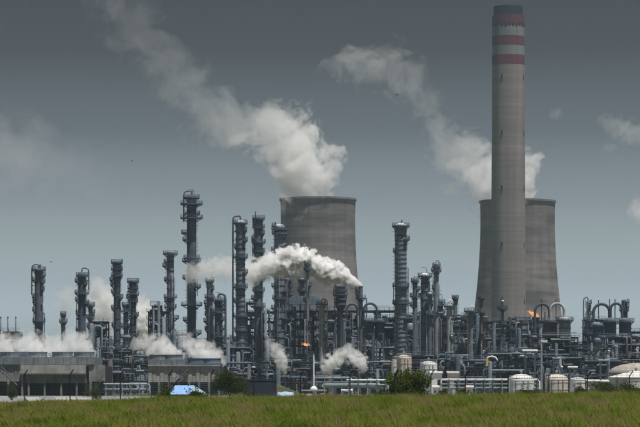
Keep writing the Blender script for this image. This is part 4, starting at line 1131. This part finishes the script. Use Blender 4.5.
def quads_mesh(name, v):
    n = len(v)//4; me = bpy.data.meshes.new(name)
    me.vertices.add(len(v)); me.vertices.foreach_set('co', v.astype(np.float32).ravel())
    me.loops.add(len(v)); me.loops.foreach_set('vertex_index', np.arange(len(v), dtype=np.int32))
    me.polygons.add(n); me.polygons.foreach_set('loop_start', np.arange(0, len(v), 4, dtype=np.int32))
    me.update(calc_edges=True); me.validate()
    return me
def shrub(px0, px1, ytop, D, m, label, seed, n=5000, leaf=.16, spiky=0, name='bush', cat='bush', trunk=False, ybase=None, group=None, depth=None):
    k = D/F; cx = (px0+px1)/2; x = wx(cx, D); zb = terrain(x, D); W = (px1-px0)*k; H = wz(ytop, D)-zb
    rs = np.random.RandomState(seed); root = empty(name, (x, D, zb))
    dp = depth or min(W, H*1.4)
    cs, rd = [], []
    nc = 14 if trunk else 10 + int(W*2)
    for i in range(nc):
        a = rs.uniform(0, 2*math.pi); q = rs.uniform(0, 1)**.5
        ex, ey = math.cos(a)*q, math.sin(a)*q
        top = math.sqrt(max(.05, 1-ex*ex*.9)); r_ = rs.uniform(.16, .27)
        z0 = H*.30 if trunk else 0
        z = z0 + (H-z0)*top*rs.uniform(.25, .80)
        cs.append((ex*W*.36, ey*dp*.36, z)); rd.append((W*r_ if W < 2*H else H*r_*1.7, dp*r_, H*r_*rs.uniform(.75, 1.05)))
    v = leaves(rs, cs, rd, n, leaf)
    if spiky:
        for i in range(spiky):   # shoots that stand out of the outline
            a = rs.uniform(0, math.pi); x0 = math.cos(a)*W*.40; z0 = H*(.45 + .42*math.sin(a))
            L_ = rs.uniform(.35, .95); dx = math.cos(a)*.5 + rs.uniform(-.2, .2)
            pp = np.array([[x0 + dx*L_*t, rs.uniform(-.3, .3)*dp, z0 + L_*t] for t in np.linspace(0, 1, 14)])
            e = rs.normal(size=(14, 3))*leaf*.5; e2 = rs.normal(size=(14, 3))*leaf*.35
            v = np.concatenate([v, np.stack([pp, pp+e2, pp+e, pp+e-e2], 1).reshape(-1, 3)])
    v[:, 2] = np.maximum(v[:, 2], .02)
    link('crown', quads_mesh('crown', v), m, root)
    tb = MB(); rnd = random.Random(seed)
    if trunk:
        tb.tube([(0, 0, -.2), (.05*W, 0, H*.18), (-.02*W, 0, H*.4), (.03*W, .05, H*.66)], [.16, .13, .10, .04], 8)
        for i in range(9):
            c_ = cs[rnd.randrange(len(cs))]; z0 = H*rnd.uniform(.18, .5)
            tb.tube([(0.02*W, 0, z0), (c_[0]*.5, c_[1]*.5, (z0+c_[2])/2+.1), c_], [.075, .05, .02], 6)
    else:
        for i in range(9):
            c_ = cs[rnd.randrange(len(cs))]
            tb.tube([(c_[0]*.25, c_[1]*.25, -.1), (c_[0]*.6, c_[1]*.6, c_[2]*.5), c_], [.045, .035, .012], 6)
    tb.build('trunk' if trunk else 'stems', BARK, root)
    tag(root, label, cat, group)
    return root
shrub(386, 431.5, 374.8, 233, LEAF_BUSH, 'big dark green spiky bush at the fence right of centre', 5, n=11000, leaf=.16, spiky=150)
shrub(211, 245.5, 370.5, 370, LEAF_DARK, 'round dark tree behind the fence left of centre', 6, n=11000, leaf=.2, trunk=True, name='tree', cat='tree')
for i, (a, b, y, D, mm, lab, n) in enumerate([
        (157, 176, 388, 285, LEAF_BUSH, 'low dark bush left of the blue roofed hut', 4000), (187, 209, 389, 288, LEAF_DARK, 'low dark bush in front of the blue roofed hut', 4500),
        (6, 17, 384, 420, LEAF_OLIVE, 'small dim bush below the stair at far left', 2500), (84, 101, 384.5, 450, LEAF_OLIVE, 'dim bush at the right end of the long concrete block', 3000),
        (243, 253, 393, 300, LEAF_OLIVE, 'scrubby tuft left of the dark container', 1500),
        (514, 551, 384.6, 330, LEAF_DARK, 'low rounded dark bush below the white dome tank', 6000), (573, 590, 385, 320, LEAF_DARK, 'low bush left of the dark hedge at right', 3500),
        (586, 622, 382.2, 325, LEAF_DARK, 'dark hedge bush in the middle of the right hedge', 6000), (616, 648, 381.8, 330, LEAF_DARK, 'dark hedge bush at the right picture edge', 6000),
        (436, 446, 389.5, 290, LEAF_OLIVE, 'small olive tuft right of the big spiky bush', 1600), (456, 470, 391, 280, LEAF_OLIVE, 'small olive tuft below the white pipe rack', 1600),
        (486, 500, 390.5, 300, LEAF_OLIVE, 'small olive tuft left of the white dome tank', 1600), (374, 388, 391.5, 262, LEAF_OLIVE, 'grassy tuft left of the big spiky bush', 1600)]):
    shrub(a, b, y, D, mm, lab, 20+i, n=n, leaf=.17, spiky=10, group='bushes behind the fence')

# ------------------------------------------------------------------ security fence
def fence():
    D = 222.0; root = empty('security_fence', (0, D, 0))
    iron = mat('fence_iron', (.028, .03, .032), .7, var=.3, scale=2)
    px = [-66, -21, 24.4, 70, 120.5, 169.3, 210.7, 253.5, 300.6, 350, 394.8, 431, 465.5, 508, 549, 587.5, 629.5, 672]
    rnd = random.Random(8); tops = []
    for i, p in enumerate(px):
        x = wx(p, D); zb = terrain(x, D); H = wz(374.3 + (p > 480)*1.2, D) - zb
        r = .075 if p == 394.8 else .048
        o = MB().tube([(0, 0, -.3), (rnd.uniform(-.02, .02), 0, H)], r, 8).build('post', iron, root, (x, 0, zb))
        MB().tube([(0, 0, H-.05), (.17, -.1, H+.22), (.30, -.16, H+.42)], r*.9, 6).build('arm', iron, o)
        tops.append((x, zb, H))
    for h in np.linspace(.15, 1.0, 9):
        MB().tube([(x, .06, zb + H*h) for x, zb, H in tops], .0035, 4).build('wire', iron, root)
    for q in (.33, .66, 1.0):
        MB().tube([(x + .30*q, -.16*q, zb + H + .42*q) for x, zb, H in tops], .004, 4).build('barbed_wire', iron, root)
    tag(root, 'wire security fence with dark posts and bent tops along the field', 'fence')
fence()

# ------------------------------------------------------------------ tall grass of the field
def grass():
    rs = np.random.RandomState(3); n = 570000
    y = np.sqrt(rs.uniform(84**2, 232**2, n)); x = rs.uniform(-1, 1, n)*(.140*y + 7.0)
    # clumped heights from a few sine fields
    f = np.sin(x*.61+y*.21) + np.sin(x*.23-y*.37+1.3) + np.sin(x*1.7+y*.9+.4)*.6 + np.sin(x*3.1-y*2.3)*.5
    h = (.31 + .085*f + rs.normal(0, .07, n)).clip(.12, .75)
    tall = (rs.uniform(0, 1, n) < .05) & (y > 135); h[tall] *= rs.uniform(1.4, 2.0, tall.sum()); h = h.clip(.1, .82)
    # weed clumps that break the outline of the crest
    cxs = rs.uniform(-33, 33, 110); cys = rs.uniform(150, 228, 110); i0 = 0
    for q in range(110):
        m_ = rs.randint(60, 200); sl_ = slice(i0, i0+m_); i0 += m_
        x[sl_] = cxs[q] + rs.normal(0, .25+.3*rs.rand(), m_); y[sl_] = cys[q] + rs.normal(0, .4, m_); h[sl_] = rs.uniform(.3, .55+.35*rs.rand(), m_); tall[sl_] = False
    ty = np.clip((y-60)/155, 0, 1); tb_ = np.clip((y-215)/115, 0, 1)
    c = crest(np.clip(x*215/np.maximum(y, 60), -40, 45))
    z = np.where(y < 215, c*ty*ty*(3-2*ty), c*(1 - tb_*tb_*(3-2*tb_)))
    a = rs.uniform(0, 2*math.pi, n); w = rs.uniform(.004, .010, n); w[tall] *= .7
    lean = rs.uniform(.15, 1.0, n)*h; la = rs.normal(math.pi, 1.1, n)
    dx, dy = np.cos(a)*w, np.sin(a)*w; lx, ly = np.cos(la)*lean, np.sin(la)*lean
    P = lambda ox, oy, oz: np.stack([x+ox, y+oy, z+oz], 1)
    v = np.stack([P(-dx, -dy, -.03), P(dx, dy, -.03), P(lx*.35+dx*.8, ly*.35+dy*.8, h*.6), P(lx, ly, h), P(lx*.35-dx*.8, ly*.35-dy*.8, h*.6)], 1).reshape(-1, 3)
    me = bpy.data.meshes.new('meadow_grass'); N5 = len(v)
    me.vertices.add(N5); me.vertices.foreach_set('co', v.astype(np.float32).ravel())
    me.loops.add(N5); me.loops.foreach_set('vertex_index', np.arange(N5, dtype=np.int32))
    me.polygons.add(n); me.polygons.foreach_set('loop_start', np.arange(0, N5, 5, dtype=np.int32))
    me.update(calc_edges=True)
    m, t, b = nmat('grass_blades'); t.nodes.remove(b); L = t.links.new; nn = t.nodes.new
    geo = nn('ShaderNodeNewGeometry')
    mpn = nn('ShaderNodeMapping'); mpn.inputs['Scale'].default_value = (.34, .085, 0); L(geo.outputs['Position'], mpn.inputs[0])
    n1 = nn('ShaderNodeTexNoise'); n1.inputs['Scale'].default_value = 1.0; n1.inputs['Detail'].default_value = 5; n1.inputs['Roughness'].default_value = .65; L(mpn.outputs[0], n1.inputs['Vector'])
    ad = nn('ShaderNodeMath'); ad.operation = 'MULTIPLY_ADD'; L(geo.outputs['Random Per Island'], ad.inputs[0]); ad.inputs[1].default_value = .30
    nc = nn('ShaderNodeMath'); nc.operation = 'MULTIPLY_ADD'; L(n1.outputs[0], nc.inputs[0]); nc.inputs[1].default_value = 2.1; nc.inputs[2].default_value = -.53; L(nc.outputs[0], ad.inputs[2])
    r = nn('ShaderNodeValToRGB'); L(ad.outputs[0], r.inputs[0])
    cr = r.color_ramp; cr.elements[0].position = .44; cr.elements[0].color = (.125, .195, .02, 1)
    cr.elements[1].position = .92; cr.elements[1].color = (.38, .29, .16, 1)
    e = cr.elements.new(.59); e.color = (.25, .335, .045, 1)
    e = cr.elements.new(.74); e.color = (.33, .33, .085, 1)
    d = nn('ShaderNodeBsdfDiffuse'); L(r.outputs[0], d.inputs['Color']); tr = nn('ShaderNodeBsdfTranslucent'); L(r.outputs[0], tr.inputs['Color'])
    mx = nn('ShaderNodeMixShader'); mx.inputs[0].default_value = .45; L(d.outputs[0], mx.inputs[1]); L(tr.outputs[0], mx.inputs[2])
    L(mx.outputs[0], t.nodes['Material Output'].inputs['Surface'])
    o = link('meadow_grass', me, m); tag(o, 'tall green and rusty grass of the field in front of the fence', 'grass', kind='stuff')
grass()

# ------------------------------------------------------------------ birds
def bird(px, py, D, span, flap, rz, label):
    bm_ = MB().tube([(0, -.32, 0), (0, -.2, .02), (0, 0, .03), (0, .2, .03), (0, .30, .05), (0, .38, .045)], [.01, .05, .075, .06, .04, .01], 8)
    s = span/2
    for g in (-1, 1):
        for up in (0, .012):
            bm_.add([(g*.04, .12, .04+up), (g*s*.5, .10, .04+flap*.6+up), (g*s, -.02, .04+flap*.45+up), (g*s*.5, -.12, .03+flap*.6+up), (g*.04, -.12, .03+up)], [(0, 1, 2, 3, 4) if g > 0 else (4, 3, 2, 1, 0)])
    bm_.add([(-.05, -.3, .0), (.05, -.3, .0), (.09, -.46, .0), (-.09, -.46, .0), (-.05, -.3, .012), (.05, -.3, .012), (.09, -.46, .012), (-.09, -.46, .012)], [(0,1,2,3), (7,6,5,4)])
    o = bm_.build('bird', M_('dark'), None, at(px, py, D)); o.rotation_euler = (0, 0, rz); tag(o, label, 'bird', 'birds in flight')
bird(397.5, 95, 420, .95, .18, 1.2, 'small dark bird flying left of the chimney against the grey sky')
bird(51, 262, 420, .7, -.1, .6, 'tiny bird flying just right of the leftmost column top')
bird(40.2, 265.3, 520, .7, .15, 2.0, 'tiny bird over the top of the leftmost column')
bird(132, 161, 520, .7, .12, 1.0, 'tiny bird high in the sky left of the big steam plume')
# ------------------------------------------------------------------ steam
plume('steam_plume', 'huge white steam plume drifting left from the left cooling tower', 2050,
      [(312, 199, 35, 1.0), (308, 184, 36, 1.0), (298, 164, 31, 1.0), (282, 138, 29, .6), (264, 122, 31, .36), (240, 126, 29, .2), (212, 114, 26, .11), (186, 88, 25, .07), (162, 58, 23, .052), (134, 22, 25, .045), (104, -8, 27, .035)],
      0.10, noise_px=20, warp_px=36, erode=4.6, edge=3.4, step=0.35, detail=6)
plume('steam_plume', 'broken steam plume drifting left from the tower behind the chimney', 2080,
      [(516, 201, 34, 1), (508, 187, 34, .9), (482, 172, 27, .5), (456, 152, 24, .22), (437, 126, 18, .1), (417, 92, 18, .075), (394, 70, 22, .1), (364, 59, 22, .12), (340, 62, 17, .12), (322, 66, 10, .1)],
      0.11, noise_px=16, warp_px=30, erode=4.8, edge=3.0, step=0.35, detail=6)
plume('steam_jet', 'dense white steam jet blowing left from the thin dark stack', 842,
      [(361.5, 287, 2.2, 1), (352, 281, 6.5, 1), (338, 273, 10.5, 1), (322, 269, 12, 1), (304, 262, 14, 1), (286, 261, 14, .8), (268, 266, 14, .35), (250, 272, 14, .12), (228, 268, 13, .07), (205, 270, 12, .07), (190, 274, 12, .06)],
      3.2, noise_px=6.5, warp_px=6, erode=2.6, edge=4.0, step=0.35, detail=3)
def low_steam(label, D, path, dens=.6, npx=9, **kw): return plume('steam_cloud', label, D, path, dens, noise_px=npx, warp_px=npx, erode=4.8, edge=2.2, step=.4, detail=5, group='low steam over the plant', **kw)
low_steam('low steam bank rising at the far left edge of the long block', 705, [(6, 360, 11, 1), (3, 351, 14, .9), (-2, 342, 13, .6), (-10, 335, 9, .3)])
low_steam('low steam rising from the middle of the long block', 708, [(42, 360, 13, 1), (35, 352, 15, 1), (25, 345, 14, .7), (12, 339, 10, .3)])
low_steam('low steam rising beside the short thin stack', 712, [(68, 360, 11, 1), (60, 352, 13, .9), (52, 345, 12, .6), (42, 338, 8, .3)])
low_steam('low steam rising from the right end of the long block', 708, [(88, 360, 10, 1), (82, 350, 13, 1), (76, 341, 12, .7), (68, 332, 9, .3)])
low_steam('steam rising from the upper storey of the ribbed block', 712, [(178, 362, 11, 1), (168, 354, 13, 1), (155, 346, 12, .8), (143, 343, 10, .5), (134, 341, 7, .3)])
low_steam('steam drifting up left from the ribbed block roof', 712, [(206, 366, 9, 1), (200, 358, 11, 1), (192, 348, 10, .8), (185, 338, 8, .5), (180, 330, 6, .2)])
low_steam('second steam puff at the right end of the ribbed block roof', 713, [(220, 366, 8, 1), (215, 358, 10, 1), (207, 350, 9, .8), (200, 343, 7, .4)])
low_steam('little white steam wisp in the middle of the plant', 720, [(284, 374, 2.5, 1), (282.5, 366, 5.5, 1), (280, 356, 7.5, .8), (274, 347, 7.5, .5), (268, 341, 5, .2)], dens=.9, npx=4.5)
low_steam('white steam puff left of the two over the front units', 715, [(323, 372, 4, .5), (329, 364, 8, 1), (338, 358, 7.5, .9), (344, 350, 5, .4)], dens=.9, npx=4.5)
low_steam('white steam puff right of the two over the front units', 715, [(364, 372, 3.5, .6), (360, 362, 8, 1), (351, 355, 8, .8), (346, 346, 5.5, .4)], dens=.9, npx=4.5)
low_steam('pale steam bank behind the third and fourth dark columns', 1010, [(147, 344, 11, 1), (144, 326, 12, 1), (142, 312, 11, .8), (136, 298, 9, .3)], dens=1.0)
low_steam('thin pale steam haze between the second and third dark columns', 1010, [(105, 340, 11, .5), (103, 318, 15, .7), (104, 302, 15, .7), (100, 288, 12, .5), (92, 280, 9, .2)], dens=.5)
low_steam('faint steam smear above the short thin stack', 1010, [(64, 316, 7, .6), (64, 306, 11, .6), (66, 298, 13, .5), (71, 290, 10, .3)], dens=.26)
# clouds far beyond
def cloud(label, D, path, dens, npx=8): return plume('cloud', label, D, path, dens, noise_px=npx, warp_px=7, erode=3.2, edge=1.6, step=.6, cat='cloud', group='faint clouds far behind')
cloud('faint cloud bank at the left edge of the sky', 7000, [(-60, 158, 40, .7), (-10, 152, 46, .8), (40, 158, 40, .6), (85, 172, 28, .3), (115, 186, 16, .1)], .0032, 26)
cloud('pale cloud puff cut by the right picture edge', 7000, [(630, 212, 10, .6), (640, 214, 18, 1), (655, 212, 20, 1), (672, 210, 14, .6)], .03, 10)
cloud('ragged cloud wisp near the right edge right of the chimney', 7000, [(600, 118, 7, .3), (614, 126, 12, .5), (628, 132, 13, .7), (645, 138, 13, .5)], .015, 8)
cloud('small cloud wisp below the ragged one at right', 7000, [(604, 146, 4, .4), (610, 147.5, 6.5, .8), (617, 148, 4, .4)], .012, 5)
cloud('tiny cloud wisp right of the chimney', 7000, [(550, 116, 4, .5), (556, 113.5, 7, .8), (562, 112, 4, .4)], .010, 5)

# ------------------------------------------------------------------ haze
def haze():
    m = bpy.data.materials.new('haze'); m.use_nodes = True
    t = m.node_tree; t.nodes.clear()
    pv = t.nodes.new('ShaderNodeVolumePrincipled'); pv.inputs['Color'].default_value = (0.64, 0.82, 1.0, 1)
    pv.inputs['Density'].default_value = HAZE; pv.inputs['Anisotropy'].default_value = 0.3
    o = t.nodes.new('ShaderNodeOutputMaterial'); t.links.new(pv.outputs[0], o.inputs['Volume'])
    ob = MB().box(-5700, 5700, -500, 6100, -1.5, 352).build('haze', m)
    tag(ob, 'thin pale industrial haze over the whole plain', kind='stuff')
HAZE = 0.000075
haze()
